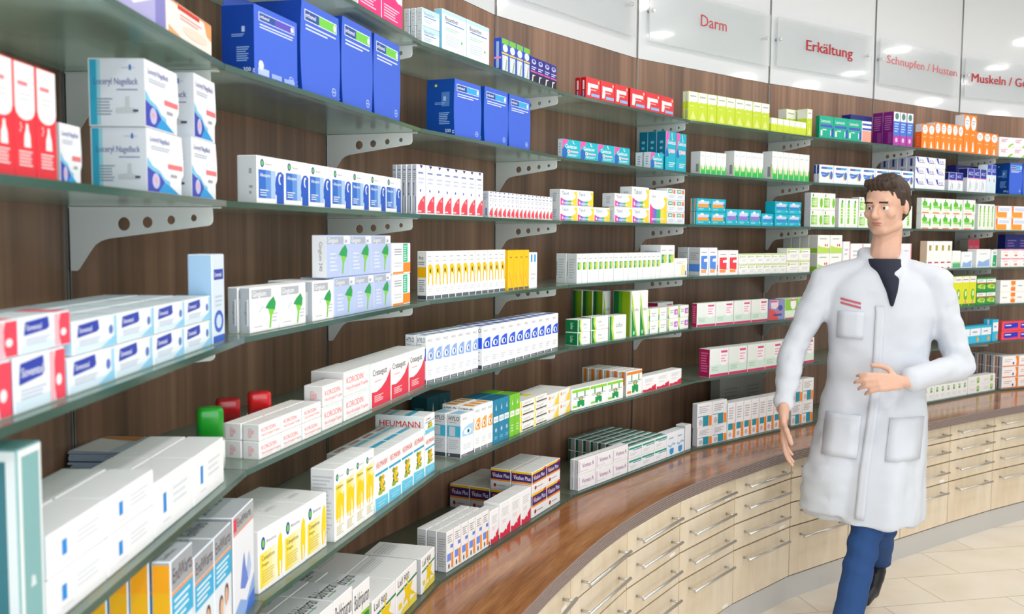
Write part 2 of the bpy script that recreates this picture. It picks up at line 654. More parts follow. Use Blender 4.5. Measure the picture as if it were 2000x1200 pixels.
tag(obj('baseboard_front', bm, M_KICK), kind='structure')

# ------------------------------------------------------------------ printed cartons
# a print is a list of (face, kind, ...): F front, L near end, T top; coordinates 0..1 across and up the face
W = '#fbfbfb'


def logo(x, y, r=0.07, ry=0.09):
    return [('F', 'e', x, y, r, ry, '#1f479c'), ('F', 'e', x, y, r * 0.55, ry * 0.6, '#6fd42c')]


def eye(c, dark='#10131c', y=0.60, h=0.26):
    return [('F', 'p', c, [(0.08, y - h * .45), (0.08, y), (0.3, y + h * .35), (0.6, y + h * .5), (0.95, y + h * .55), (0.95, y - h * .5)]),
            ('F', 'e', 0.5, y - h * .08, 0.3, h * .28, '#f4f8fd'), ('F', 'e', 0.56, y - h * .08, 0.13, h * .22, c), ('F', 'e', 0.57, y - h * .08, 0.065, h * .13, dark)]


def flower(x):
    r = []
    rnd = random.Random(3)
    for i in range(16):
        r.append(('F', 'e', x + rnd.uniform(-.2, .2), 0.43 + rnd.uniform(-.13, .15), 0.10, 0.045, rnd.choice(['#7f9f2e', '#9ab83c', '#6a8c28'])))
    for i in range(14):
        r.append(('F', 'e', x + rnd.uniform(-.13, .13), 0.44 + rnd.uniform(-.12, .14), 0.07, 0.03, rnd.choice(['#f4ca14', '#f7d940', '#efb90c'])))
    return r


def ortho(band):
    return [('F', 'r', .08, .80, .93, .925, '#e9effb'), ('F', 'r', .095, .81, .915, .915, band), ('F', 'r', .095, .81, .45, .915, '#1f4f9e'), ('F', 't', 'orthomol', .105, .842, .05, '#ffffff', .34),
            ('F', 'e', .87, .862, .035, .042, '#eef3fb'), ('F', 'l', .1, .69, .9, .77, 2, '#dbe5fb'), ('F', 'e', .84, .1, .06, .05, '#cfdcf8'), ('F', 'e', .84, .1, .05, .042, '#4a78e0'), ('F', 'r', .8, .095, .88, .105, '#cfdcf8'),
            ('L', 'l', .45, .2, .85, .42, 7, '#8fb0e0'), ('L', 'l', .3, .55, .7, .6, 2, '#8fb0e0'), ('L', 'r', .62, .62, .72, .7, '#a9c2ea'), ('L', 't', '300 g', .66, .06, .06, '#dbe6fa')]


def gavi(tall):
    y = .5 if tall else .35
    return [('F', 'p', '#ff5bb0', [(0, .45), (0, 1), (.3, 1), (.34, .88), (.12, .72), (.05, .55)]), ('F', 'p', '#2467c4', [(0, 0 if not tall else .35), (0, .45), (.08, .6), (.2, .5), (.3, .38), (.22, 0 if not tall else .35)]),
            ('F', 't', 'Gaviscon', .17, y + .18, .11 if tall else .22, '#ffffff', .78), ('F', 'e', .35, y, .08, .06 if tall else .1, '#fdf2ea'), ('F', 'e', .35, y, .045, .035 if tall else .06, '#f28a4c'), ('F', 'r', .45, y - .04, .9, y + .05, '#f6c6dd'),
            ('F', 'l', .3, .08, .92, .22, 3, '#e6f6fa'), ('F', 'p', '#e8f6fa', [(.55, .98), (.6, .8), (.72, .78), (.63, .84), (.6, .98)]), ('L', 'l', .3, .2, .7, .8, 4, '#6fb4c8')]


def talcid():
    return [('F', 'r', 0, 0, .16, .46, '#f0489f'), ('F', 'r', .16, 0, .30, .42, '#7a6fd0'), ('F', 'r', .30, 0, .46, .42, '#8aa0e0'), ('F', 'r', .46, 0, .64, .42, '#3fb487'), ('F', 'r', .64, 0, .82, .42, '#f0d23c'), ('F', 'r', .82, 0, 1, .92, '#ffdb2e'),
            ('F', 'e', .46, .60, .46, .30, W), ('F', 'e', .12, .18, .05, .1, '#fbd3e6'), ('F', 't', 'Talcid', .08, .66, .22, '#5f7ea4', .46), ('F', 'l', .2, .06, .8, .2, 2, '#f6f2fa'), ('L', 'l', .3, .2, .7, .8, 5, '#9fb0c4')]


def ginkgo(x, y, k=1.0):
    return [('F', 'p', '#27a056', [(x, y), (x + .12 * k, y + .13 * k), (x + .30 * k, y + .25 * k), (x + .38 * k, y + .1 * k), (x + .35 * k, y - .08 * k), (x + .2 * k, y - .06 * k)]), ('F', 'p', '#7fd23f', [(x + .1 * k, y - .03 * k), (x + .34 * k, y - .06 * k), (x + .24 * k, y - .2 * k), (x + .19 * k, y - .48 * k), (x + .14 * k, y - .48 * k), (x + .17 * k, y - .2 * k)]),
            ('F', 'p', '#b7c3d2', [(x - .22 * k, y - .08 * k), (x - .1 * k, y + .05 * k), (x, y), (x - .1 * k, y + .02 * k), (x - .2 * k, y - .1 * k)])]


def soven(red):
    r = [('F', 'r', 0, 0, 1, .22, '#d7ebf8'), ('F', 'p', '#2a40ae', [(.07, .5), (.1, .9), (.55, .97), (.57, .66), (.52, .58)]), ('F', 't', 'Soventol', .12, .64, .17, '#eef3fc', .42),
         ('F', 'l', .1, .2, .6, .42, 3, '#b9c6de'), ('T', 'l', .1, .1, .9, .9, 3, '#d9e6f2')]
    if red:
        return r + [('F', 'p', '#f3455c', [(.80, 0), (.74, .5), (.80, 1), (1, 1), (1, 0)]), ('F', 'r', .68, 0, .77, 1, '#f7b9c4'), ('F', 'e', .86, .4, .06, .12, '#f6f0f4'), ('L', 'l', .3, .1, .7, .9, 3, '#b9bede'), ('T', 'r', .74, 0, 1, 1, '#f3455c')]
    return r + [('F', 'r', .93, 0, 1, 1, '#a4d8f2'), ('F', 'e', .85, .55, .05, .16, '#5a78c8'), ('F', 'p', '#8fd0f0', [(.6, 0), (.9, .3), (1, .3), (1, 0)]), ('T', 'r', .93, 0, 1, 1, '#8fd0f0')]


def hylo(c, c2, txt='#2a2d33'):
    return [('F', 't', 'HYLO', .12, .87, .055, '#767d88', .7), ('F', 'r', 0, 0, 1, .07, '#6d737e'), ('F', 't', 'URSAPHARM', .15, .022, .025, '#d9dce2', .7), ('F', 'l', .15, .16, .8, .3, 3, '#d3d9e2')] + eye(c) + \
           [('L', 't', 'HYLO', .1, .86, .1, '#17191d', .8), ('L', 'l', .1, .8, .7, .83, 1, '#9a9da2'), ('L', 'r', 0, .48, 1, .74, c2), ('L', 'l', .12, .18, .85, .42, 5, '#b8bcc4'), ('L', 'r', 0, 0, 1, .09, '#474c55'), ('L', 'e', .13, .045, .07, .03, '#c9ccd2'), ('T', 'r', 0, .15, .7, .85, c)]


def endw():
    return [('F', 'r', 0, .80, 1, 1, '#a3a8ae'), ('F', 't', 'EndWarts', .06, .85, .1, '#40343a', .9), ('F', 'r', 0, .775, 1, .795, '#ff9b3c'), ('F', 'r', 0, .56, 1, .775, '#31b2e2'), ('F', 'l', .1, .58, .85, .75, 4, '#e6f5fb'),
            ('F', 'p', '#f6f4f6', [(.12, 0), (.2, .24), (.5, .26), (.6, .3), (.85, .3), (.95, 0)]), ('F', 'e', .35, .36, .13, .10, '#7a4f34'), ('F', 'e', .37, .34, .1, .085, '#e8bc9c'), ('F', 'e', .68, .42, .12, .09, '#5f3c28'), ('F', 'e', .66, .40, .095, .08, '#e3b494'),
            ('L', 'r', 0, 0, 1, .985, '#efb41c'), ('L', 'r', 0, .8, 1, .985, '#f3a516'), ('L', 'e', .5, .58, .2, .035, '#f0d9b0'), ('L', 'p', '#f0e0bc', [(.3, .3), (.5, .38), (.7, .3)]), ('L', 'l', .2, .42, .85, .52, 4, '#b5830f'), ('L', 'l', .2, .1, .85, .26, 6, '#b5830f'), ('T', 't', 'EndWarts', .1, .4, .3, '#5d6268', .8)]


def vita():
    r = []
    for f in 'FL':
        r += [(f, 'r', 0, .9, 1, 1, '#f4c210'), (f, 'r', 0, .5, 1, .9, '#41236b'), (f, 'r', 0, .42, 1, .5, '#f2900f'), (f, 't', 'Vitalux Plus', .08, .60, .19, '#efe8f7', .86), (f, 'e', .17, .78, .07, .05, '#e8742a'), (f, 'e', .22, .2, .07, .09, '#b0242c'), (f, 'l', .35, .15, .8, .24, 1, '#9a9aa0')]
    return r + [('F', 'p', '#e8402a', [(.75, .9), (1, .9), (1, 1), (.85, 1)])]


def acc(y0=.55):
    return [('F', 'p', '#3344b4', [(0, 1), (.22, .98), (.34, .5), (.2, .5)]), ('F', 't', 'ACC', .36, y0, .24, '#5a68c4', .4), ('F', 'r', .3, .42, .9, .48, '#3344b4'), ('F', 'e', .75, .62, .06, .07, '#f08aa8'), ('L', 'r', .35, .1, .62, .85, '#353a78')]


def tealc(c):
    return [('F', 'r', .08, .58, .86, .82, '#cdd6f2'), ('F', 'e', .38, .82, .13, .1, '#eef1fb'), ('F', 'p', c, [(.06, .32), (.06, .58), (.78, .56), (.86, .32)]), ('F', 'p', '#0d7f96', [(.78, .62), (.9, .5), (.95, .2), (1, .2), (1, .6)]), ('F', 'e', .9, .2, .035, .05, W), ('F', 'l', .1, .1, .5, .24, 2, '#a8e4ee'), ('L', 'r', 0, 0, .38, 1, '#d6862c'), ('L', 'r', .38, 0, .6, 1, '#e4ebf3'), ('T', 'r', 0, .7, 1, 1, c)]


def mag():
    return [('F', 'r', 0, 0, 1, .09, '#d62f6a'), ('F', 'r', 0, .09, 1, .42, '#d8ecdf'), ('F', 'p', '#fbf7f9', [(.52, .9), (.54, .5), (.62, .38), (.86, .38), (.92, .5), (.92, .9)]), ('F', 'r', .58, .84, .92, .92, '#dd4c86'), ('F', 'l', .58, .48, .88, .78, 3, '#eba9c4'), ('F', 'l', .08, .18, .45, .36, 3, '#a9cdb8'), ('L', 'l', .15, .15, .85, .9, 8, '#d87aa2')]


def plantfig(c, x=.5):
    return [('F', 'p', '#119a54', [(x - .2, .1), (x - .2, .4), (x + .2, .4), (x + .2, .1), (x + .06, .1), (x, .22), (x - .06, .1)]), ('F', 'e', x, .5, .13, .12, '#119a54'), ('F', 'e', x, .5, .07, .08, '#f4c070'), ('F', 'r', x - .26, .58, x - .2, .85, '#119a54'), ('F', 'r', x + .2, .58, x + .26, .85, '#119a54'), ('F', 'l', .08, .48, .92, .62, 2, '#9aa5a2'), ('F', 'r', .03, .1, .28, .2, c)]


def spray():
    return [('F', 'r', 0, .60, 1, 1, '#f8f8f9'), ('F', 'e', .5, .60, .49, .10, '#f8f8f9'), ('F', 'l', .15, .78, .85, .86, 1, '#e77a85'), ('F', 'l', .2, .66, .8, .75, 2, '#d5d8de'), ('F', 'p', '#fbf5f5', [(.4, .26), (.42, .36), (.5, .42), (.52, .47), (.62, .47), (.64, .42), (.72, .36), (.74, .26)]), ('F', 'e', .28, .43, .025, .012, '#fbf5f5'), ('F', 'e', .22, .40, .025, .012, '#fbf5f5'), ('F', 'e', .24, .46, .025, .012, '#fbf5f5'), ('F', 'l', .12, .08, .8, .23, 5, '#fbdfe1')]


def lacer():
    return [('F', 'p', '#3f49b8', [(0, 0), (0, .4), (.14, .34), (.32, .3), (.48, .16), (.62, 0)]), ('F', 'p', '#2a9fe2', [(.28, 0), (.46, .18), (.62, .12), (.86, 0)]), ('F', 'p', '#7fc8ea', [(0, .4), (.0, .55), (.14, .42), (.32, .36), (.46, .24), (.6, .2), (.6, .13), (.46, .17), (.32, .3), (.14, .34)]), ('F', 'e', .22, .18, .1, .13, '#c3c8ec'), ('F', 'e', .22, .19, .04, .05, '#f2a5b0'),
            ('F', 't', 'Loceryl Nagellack', .08, .82, .085, '#7c82bc', .8), ('F', 'l', .1, .68, .6, .76, 2, '#b9c3d8'), ('F', 'r', .55, .42, .97, .50, '#f07a80'), ('F', 'r', .62, .28, .8, .33, '#a8abb0'),
            ('L', 'r', 0, 0, .13, 1, '#2b9dbd'), ('L', 'r', .13, 0, .2, 1, '#8cc3d2'), ('L', 't', 'Loceryl Nagellack', .08, .62, .1, '#4f5590', .82), ('L', 'l', .5, .52, .9, .56, 1, '#6f76a0'), ('L', 'l', .12, .14, .42, .42, 6, '#7f8c9c'), ('L', 'p', '#b9bec4', [(.48, .18), (.48, .26), (.66, .28), (.66, .44), (.74, .44), (.74, .28), (.86, .24), (.86, .18)]), ('L', 'r', .8, .2, .9, .24, '#3f4a60'), ('L', 'l', .6, .86, .92, .89, 1, '#a9b3c4'), ('L', 'r', .74, .84, .78, .92, '#1f5fae')]


def meds(c, foot):
    return [('F', 'p', c, [(.1, .72), (.1, .25), (.85, .22), (.85, .5), (.45, .5), (.45, .6), (.85, .62), (.85, .72)]), ('F', 'r', .12, .1, .75, .22, foot), ('F', 'l', .15, .8, .85, .88, 1, '#a9adb6'), ('L', 'r', 0, .15, 1, .42, c if c != '#f0404e' else '#e0a9ad'), ('L', 'l', .1, .55, .9, .85, 4, '#a4a8aa')]


G2 = [(0, 0), (.93, 0), (.93, .27), (1, .36), (1, .6), (.955, .985), (.94, 1), (0, 1)]
ST = {
    'pink': dict(b='#fcf3f7', d=[('F', 'r', 0, 0, 1, .5, '#ec2b80'), ('F', 'p', '#ec2b80', [(0, .5), (.0, .68), (.4, .62), (.8, .5)]), ('F', 'l', .1, .1, .85, .36, 5, '#fbd2e4'), ('F', 'l', .15, .7, .9, .9, 3, '#c9a9be')]),
    'bepan_s': dict(b='#e8f5fb', s='#d7d7d8', d=[('F', 'r', 0, .7, 1, 1, '#bfe4f4'), ('F', 't', 'Bepanthen', .1, .62, .2, '#7f9fbc', .6), ('F', 'r', .1, .5, .8, .55, '#3f7ec0'), ('F', 'l', .1, .15, .6, .4, 2, '#b9cfdd'), ('L', 'r', .93, 0, 1, 1, '#3f98b8'), ('L', 'l', .3, .2, .7, .8, 3, '#b4b4b8')]),
    'bepan_b': dict(b='#f5fafc', s='#8ccbe6', d=[('F', 'r', 0, .9, 1, 1, '#bfe4f4'), ('F', 't', 'Bepanthen', .1, .75, .11, '#23406f', .8), ('F', 'r', .12, .69, .9, .715, '#4a78c4'), ('F', 'l', .12, .5, .7, .6, 2, '#a9dcc8'), ('F', 'l', .12, .15, .8, .42, 5, '#ccdbe4'), ('F', 'e', .8, .33, .035, .04, '#4fc07a')]),
    'brush': dict(b='#2f55c8', d=[('F', 'r', 0, .84, 1, 1, '#7ac43f'), ('F', 'e', .5, .72, .38, .12, '#dfe6f6'), ('F', 'r', .08, .04, .92, .5, '#d3dfe2'), ('F', 'r', 0, .53, 1, .58, '#f2cf46'), ('F', 'p', '#f4f8f8', [(.2, .06), (.45, .48), (.6, .48), (.4, .06)]), ('F', 'p', '#8fae6a', [(.5, .06), (.7, .4), (.8, .38), (.62, .06)]), ('L', 'r', .3, .1, .7, .9, '#a8c4ea'), ('L', 'r', 0, .38, 1, .44, '#ff8fc0'), ('T', 'r', 0, 0, 1, 1, '#8fd04a')]),
    'dviolet': dict(b='#2b2a8e', d=[('F', 'r', 0, 0, 1, .36, '#17171e'), ('F', 'r', 0, .4, 1, .45, '#ff5aa8'), ('F', 'e', .5, .82, .36, .1, '#c6caee'), ('F', 'e', .5, .84, .2, .05, '#3a3a9e'), ('F', 'l', .1, .48, .9, .64, 2, '#dfe2f6'), ('F', 'p', '#e8eaf2', [(.2, .04), (.3, .3), (.8, .3), (.45, .24), (.36, .04)])]),
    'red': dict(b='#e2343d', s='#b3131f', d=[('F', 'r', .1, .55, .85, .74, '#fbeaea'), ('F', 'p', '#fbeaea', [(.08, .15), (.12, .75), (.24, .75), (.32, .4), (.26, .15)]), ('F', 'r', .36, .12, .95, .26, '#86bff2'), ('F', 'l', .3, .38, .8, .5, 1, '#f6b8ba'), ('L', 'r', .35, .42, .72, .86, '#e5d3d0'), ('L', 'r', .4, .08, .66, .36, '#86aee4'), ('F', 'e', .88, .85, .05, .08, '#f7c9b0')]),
    'lime_t': dict(b='#c9dd35', d=[('F', 'r', 0, .72, 1, 1, '#f6f7f1'), ('F', 'p', '#f6f7f1', [(0, .62), (0, .72), (1, .72), (1, .68), (.6, .65), (.3, .67)]), ('F', 'p', '#e2ea84', [(.15, .05), (.5, .35), (.85, .05)]), ('F', 'l', .15, .8, .85, .9, 1, '#b4b8a8'), ('F', 'l', .2, .5, .7, .54, 1, '#eef3b8'), ('L', 'r', 0, .66, 1, 1, '#e4e5df'), ('L', 'r', .3, .04, .75, .4, '#e6e6e0'), ('L', 'r', .42, .07, .6, .37, '#6c7078')]),
    'lime_s': dict(b='#d3e334', d=[('F', 'p', '#f6f7f2', [(0, .55), (0, 1), (1, 1), (1, .5), (.7, .62), (.5, .5), (.3, .62)]), ('L', 'r', 0, .6, 1, 1, '#e9eae4')]),
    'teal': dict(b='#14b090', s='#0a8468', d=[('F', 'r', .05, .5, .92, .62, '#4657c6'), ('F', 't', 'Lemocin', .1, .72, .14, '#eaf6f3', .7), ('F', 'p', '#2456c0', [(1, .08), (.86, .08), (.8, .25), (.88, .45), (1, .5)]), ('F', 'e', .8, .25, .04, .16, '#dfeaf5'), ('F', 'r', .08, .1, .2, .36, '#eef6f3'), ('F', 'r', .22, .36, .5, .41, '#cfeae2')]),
    'salmon': dict(b=W, d=[('F', 'r', 0, 0, 1, .55, '#f4a594'), ('F', 'r', 0, .58, 1, .68, '#3a55be'), ('F', 'r', 0, .8, 1, .9, '#3a55be')]),
    'navybk': dict(b='#22287c', d=[('F', 'l', .15, .6, .85, .85, 3, '#8a6ab8'), ('F', 'r', 0, .2, 1, .28, '#3f58c8')]),
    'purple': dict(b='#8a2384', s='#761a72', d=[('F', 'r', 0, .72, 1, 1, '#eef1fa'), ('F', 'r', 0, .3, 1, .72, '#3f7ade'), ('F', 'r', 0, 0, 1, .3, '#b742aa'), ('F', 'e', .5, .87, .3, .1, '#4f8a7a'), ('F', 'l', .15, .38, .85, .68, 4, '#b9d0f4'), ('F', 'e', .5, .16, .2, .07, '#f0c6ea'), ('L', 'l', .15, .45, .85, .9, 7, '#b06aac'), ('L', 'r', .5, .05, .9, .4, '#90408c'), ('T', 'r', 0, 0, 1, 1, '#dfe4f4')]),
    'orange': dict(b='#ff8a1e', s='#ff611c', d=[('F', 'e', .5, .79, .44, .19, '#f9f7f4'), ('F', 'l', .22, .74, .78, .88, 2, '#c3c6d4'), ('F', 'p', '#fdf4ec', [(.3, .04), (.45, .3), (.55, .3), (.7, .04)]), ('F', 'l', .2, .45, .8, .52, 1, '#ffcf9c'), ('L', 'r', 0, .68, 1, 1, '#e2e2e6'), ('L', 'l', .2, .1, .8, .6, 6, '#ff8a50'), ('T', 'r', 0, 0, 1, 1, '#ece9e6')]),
    'whpinkg': dict(b=W, d=[('F', 'l', .12, .45, .6, .85, 3, '#cf6f9c'), ('F', 'p', '#9cd24a', [(.62, 0), (.8, .3), (1, .42), (1, .25), (.85, .12), (.8, 0)])]),
    'lilac': dict(b='#f0eef8', d=[('F', 'p', '#b5b2e2', [(0, 0), (0, .25), (.4, .12), (.8, .3), (1, .2), (1, 0)]), ('F', 'p', '#8a86cc', [(.8, 0), (.8, .4), (1, .55), (1, 0)]), ('F', 'l', .15, .55, .85, .9, 4, '#a4a2c8')]),
    'apricot': dict(b='#fdf4ec', d=[('F', 'p', '#f9b57a', [(0, 0), (0, .3), (.3, .1), (.7, .06), (1, .12), (1, 0)]), ('F', 'p', '#f6a865', [(.8, 1), (.88, .6), (1, .5), (1, 1)]), ('F', 'r', .2, .86, .7, 1, '#d62b34'), ('F', 'r', 0, .96, 1, 1, '#ef8a3e'), ('F', 'l', .25, .6, .75, .78, 2, '#e0a3a0'), ('F', 'e', .6, .4, .3, .16, '#fbe3d0')]),
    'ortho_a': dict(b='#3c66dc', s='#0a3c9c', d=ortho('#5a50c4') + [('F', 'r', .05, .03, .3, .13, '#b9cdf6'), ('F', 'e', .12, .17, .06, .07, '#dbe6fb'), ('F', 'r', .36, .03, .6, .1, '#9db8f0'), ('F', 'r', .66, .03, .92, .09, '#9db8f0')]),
    'ortho_b': dict(b='#3c66dc', s='#0a3c9c', d=ortho('#74d04c'), bulge=.04),  # end colour is the lit front's blue with shade painted in
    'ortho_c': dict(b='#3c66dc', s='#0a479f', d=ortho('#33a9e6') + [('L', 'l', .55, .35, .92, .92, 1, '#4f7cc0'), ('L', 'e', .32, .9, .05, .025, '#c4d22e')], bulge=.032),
    'gavi': dict(b='#12b6ca', s='#dde2e6', d=gavi(0)),
    'gavi_t': dict(b='#10b2cc', s='#0a6a86', d=gavi(1) + [('L', 't', 'Gaviscon', .3, .35, .08, '#9fd0dc', .6)]),
    'grass': dict(b='#f2f4f4', s='#e2e6e8', d=[('F', 'p', '#bfe04a', [(0, 0), (0, .32), (.1, .5), (.25, .2), (.5, .26), (.75, .2), (.9, .5), (1, .3), (1, 0)]), ('F', 'p', '#2fc257', [(0, 0), (0, .34), (.08, .42), (.3, .16), (.5, .22), (.7, .16), (.92, .42), (1, .34), (1, 0)]), ('F', 'e', .5, .3, .18, .06, '#f6dfa0'), ('F', 'l', .1, .78, .9, .84, 1, '#cfd4d8'), ('L', 'r', .55, .08, .85, .45, '#8f979d'), ('L', 'r', .9, 0, 1, .55, '#c4dc5a')]),
    'wave': dict(b='#f4f7fc', s='#c8ced4', d=[('F', 'r', .12, .78, .5, .9, '#5a68a8'), ('F', 'r', .5, .78, .92, .9, '#4aa4e2'), ('F', 'p', '#3f7fd4', [(.1, .5), (.1, .62), (.5, .58), (.75, .62), (.6, .4), (.4, .32), (.2, .34)]), ('F', 'e', .78, .4, .12, .22, '#f4c04a'), ('F', 'e', .85, .44, .1, .24, '#3a72cc'), ('F', 'l', .12, .44, .5, .5, 1, '#f0d6da'), ('L', 'r', 0, .5, 1, 1, '#1f4f9e')]),
    'acc': dict(b='#f6f8fd', s='#b4bad0', d=acc()),
    'acc_b': dict(b='#f2f4fb', s='#dcdfe8', d=[('F', 'r', 0, .6, 1, 1, '#2434a6'), ('F', 't', 'ACC', .14, .72, .14, '#e6eafa', .7), ('F', 'r', 0, .56, 1, .6, '#f0a0b8'), ('F', 'p', '#a9c8ee', [(.2, .05), (.35, .5), (.45, .5), (.3, .05)]), ('F', 'r', .5, .12, .58, .4, '#9fb07a'), ('L', 'r', 0, .6, 1, 1, '#1a2270')]),
    'acc_c': dict(b='#dff0fa', d=[('F', 'r', 0, .64, 1, 1, '#2c42bc'), ('F', 't', 'ACC', .14, .74, .12, '#f0f4fc', .7), ('F', 'e', .55, .45, .08, .07, '#d8584a')]),
    'redspray': dict(b='#e83240', d=spray()),
    'lacer': dict(b='#f2f5fa', s='#cdd3db', d=lacer(), out=G2),
    'allu': dict(b='#fafafb', s='#d0d3d6', d=[('F', 'r', .03, .1, .3, .72, '#2f6cc8'), ('F', 'r', .3, .1, .5, .72, '#5f92da'), ('F', 'r', .5, .1, .68, .72, '#a9c6ee')] + logo(.17, .86) + [('F', 't', 'Bionorica', .3, .83, .05, '#9aa0aa', .5), ('F', 't', 'Allunapret', .08, .57, .075, '#f6f9fd', .55),
                ('F', 'p', '#2058c0', [(.72, 0), (.72, .18), (.66, .22), (.68, .3), (.66, .42), (.7, .6), (.78, .7), (.9, .72), (1, .66), (1, 0)]), ('F', 'e', .86, .55, .07, .12, '#e8f0fb'), ('F', 'e', .89, .54, .05, .09, '#2058c0'), ('F', 'l', .08, .14, .4, .3, 3, '#dbe7f7'), ('L', 'l', .6, .55, .75, .8, 1, '#9a9da3'), ('L', 'l', .6, .15, .8, .4, 2, '#9a9da3')]),
    'alop': dict(b='#f7f7fb', s='#c9ced7', d=[('F', 'p', '#2a3390', [(.3, 1), (.7, 1), (.5, .93)]), ('F', 'l', .12, .8, .85, .88, 1, '#7f86ba'), ('F', 'l', .15, .6, .85, .76, 2, '#c9cde0'), ('F', 'e', .4, .48, .08, .03, '#4a58b0'), ('F', 'p', '#ef4a5a', [(.08, .02), (.1, .16), (.4, .28), (.75, .36), (.96, .38), (.96, .02)]), ('F', 'p', '#f8a4ac', [(.6, .28), (.75, .33), (.85, .27), (.7, .25)]), ('F', 'r', .1, .04, .5, .07, '#f6dfe2'), ('L', 'l', .08, .88, .9, .92, 1, '#3f4682'), ('L', 'l', .08, .68, .9, .84, 4, '#8f96a8'), ('L', 'r', .12, .38, .36, .64, '#2a3378'), ('L', 'p', '#dfe3ec', [(.2, .42), (.22, .6), (.26, .6), (.28, .42)]), ('L', 'r', .66, .06, .86, .36, '#7580b0')]),
    'talcid': dict(b=W, s='#dfe1e4', d=talcid()),
    'talcid_t': dict(b=W, d=[('F', 'r', 0, 0, .2, .58, '#f0489f'), ('F', 'r', .2, 0, .4, .52, '#6a78d0'), ('F', 'r', .4, 0, .62, .52, '#3fb487'), ('F', 'r', .62, 0, .82, .6, '#f2dc5a'), ('F', 'r', .82, 0, 1, .8, '#ffdb2e'), ('F', 'e', .46, .62, .44, .2, W), ('F', 't', 'Talcid', .1, .78, .07, '#8a9cba', .4), ('F', 'l', .1, .08, .9, .16, 2, '#f0eef6')]),
    'greenred': dict(b='#edf1f5', d=[('F', 'r', .03, .6, .55, .93, '#3c9876'), ('F', 'r', .1, .67, .48, .86, '#c9e4da'), ('F', 'r', .64, .56, .9, .93, '#f08664'), ('F', 'l', .1, .15, .8, .42, 2, '#c3cbe4')]),
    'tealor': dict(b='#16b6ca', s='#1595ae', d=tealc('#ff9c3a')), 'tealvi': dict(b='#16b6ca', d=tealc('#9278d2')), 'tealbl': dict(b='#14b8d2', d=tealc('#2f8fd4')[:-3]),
    'leaf': dict(b='#f6f9f2', s='#d9d9df', d=[('F', 'r', .04, .14, .28, .72, '#84cc34'), ('F', 'r', .28, .14, .55, .72, '#b4de86'), ('F', 'e', .86, .42, .12, .3, '#7ccc2a'), ('F', 'r', .12, .78, .2, .95, '#2f8a7c'), ('F', 'l', .1, .25, .5, .62, 4, '#eef8e0')]),
    'gtall': dict(b='#f6f9f2', s='#dedfe0', d=[('F', 'r', .3, .12, .62, .86, '#82d03c'), ('F', 'e', .5, .9, .14, .05, '#2f8a7c'), ('F', 'l', .3, .3, .6, .7, 4, '#d6f0bc')]),
    'leafor': dict(b='#f7faf4', d=[('F', 'e', .3, .62, .25, .2, '#5cc628'), ('F', 'r', .1, .34, .75, .5, '#97da74'), ('F', 'e', .84, .46, .1, .28, '#5cc628'), ('F', 'r', .05, .0, .7, .08, '#ff8648'), ('F', 'r', .22, .78, .3, .97, '#2f7a6a'), ('F', 'l', .1, .16, .7, .28, 2, '#cbe8bc')]),
    'orangew': dict(b='#f7f7fa', d=[('F', 'r', 0, .03, .72, .5, '#ffa038'), ('F', 'r', 0, .5, .12, 1, '#ff7a34'), ('F', 'r', .2, .58, .88, .86, '#d7dff4'), ('F', 'p', '#ffc83a', [(0, 0), (0, .25), (.12, .1), (.12, 0)])]),
    'soven': dict(b='#edf5fb', s='#b4d6ea', d=soven(0)), 'soven_r': dict(b='#eef5fb', s='#565c90', d=soven(1)),
    'soven_t': dict(b='#dbe9f8', s='#a4c7e6', d=[('F', 'r', .12, .72, .92, .84, '#2a40ae'), ('F', 't', 'Soventol', .18, .755, .05, '#f3f6fd', .66), ('F', 'e', .5, .24, .4, .13, '#2f62c8'), ('F', 'e', .5, .24, .24, .08, '#c9dcf6'), ('F', 'r', 0, 0, 1, .08, '#2b5ec8'), ('F', 'l', .2, .4, .8, .55, 3, '#bccfe4'), ('L', 'l', .1, .2, .8, .4, 5, '#7fa4c8')]),
    'ging_w': dict(b='#f8f8f9', s='#b9c0c9', d=[('F', 'r', .03, .76, .72, .96, '#b1b6bf'), ('F', 't', 'Gingium', .06, .80, .13, '#f4f5f7', .66), ('F', 'l', .1, .08, .5, .14, 1, '#cfd2d6'), ('F', 'l', .75, .15, .95, .4, 3, '#c2c8d2'), ('L', 'tv', 'Gingium', .5, .2, .5, '#6f7680'), ('L', 'r', .72, .15, .9, .75, '#f1f1f2')] + ginkgo(.5, .52)),
    'ging_b': dict(b='#b9c9ee', s='#eeeff2', d=[('F', 'r', 0, .8, .72, .97, '#acb4c2'), ('F', 'r', .72, .8, 1, 1, '#f2f4f8'), ('F', 't', 'Gingium', .03, .835, .12, '#eef1f6', .66), ('F', 't', '240', .75, .83, .08, '#35459a', .2), ('F', 'l', .1, .12, .45, .6, 5, '#d9e3f8'), ('L', 'tv', 'Gingium 240', .5, .15, .7, '#8a909c')] + ginkgo(.5, .54)),
    'orgr': dict(b=W, d=[('F', 'r', .58, .38, .84, 1, '#2cbe8e'), ('F', 'l', .62, .42, .8, .95, 7, '#c9efe0'), ('F', 'r', .58, .03, 1, .36, '#ff8f1e'), ('F', 'r', 0, 0, .6, .06, '#ff8f1e'), ('F', 'l', .08, .6, .5, .85, 3, '#a9aeb8'), ('F', 'l', .08, .2, .5, .4, 2, '#d5d8de')]),
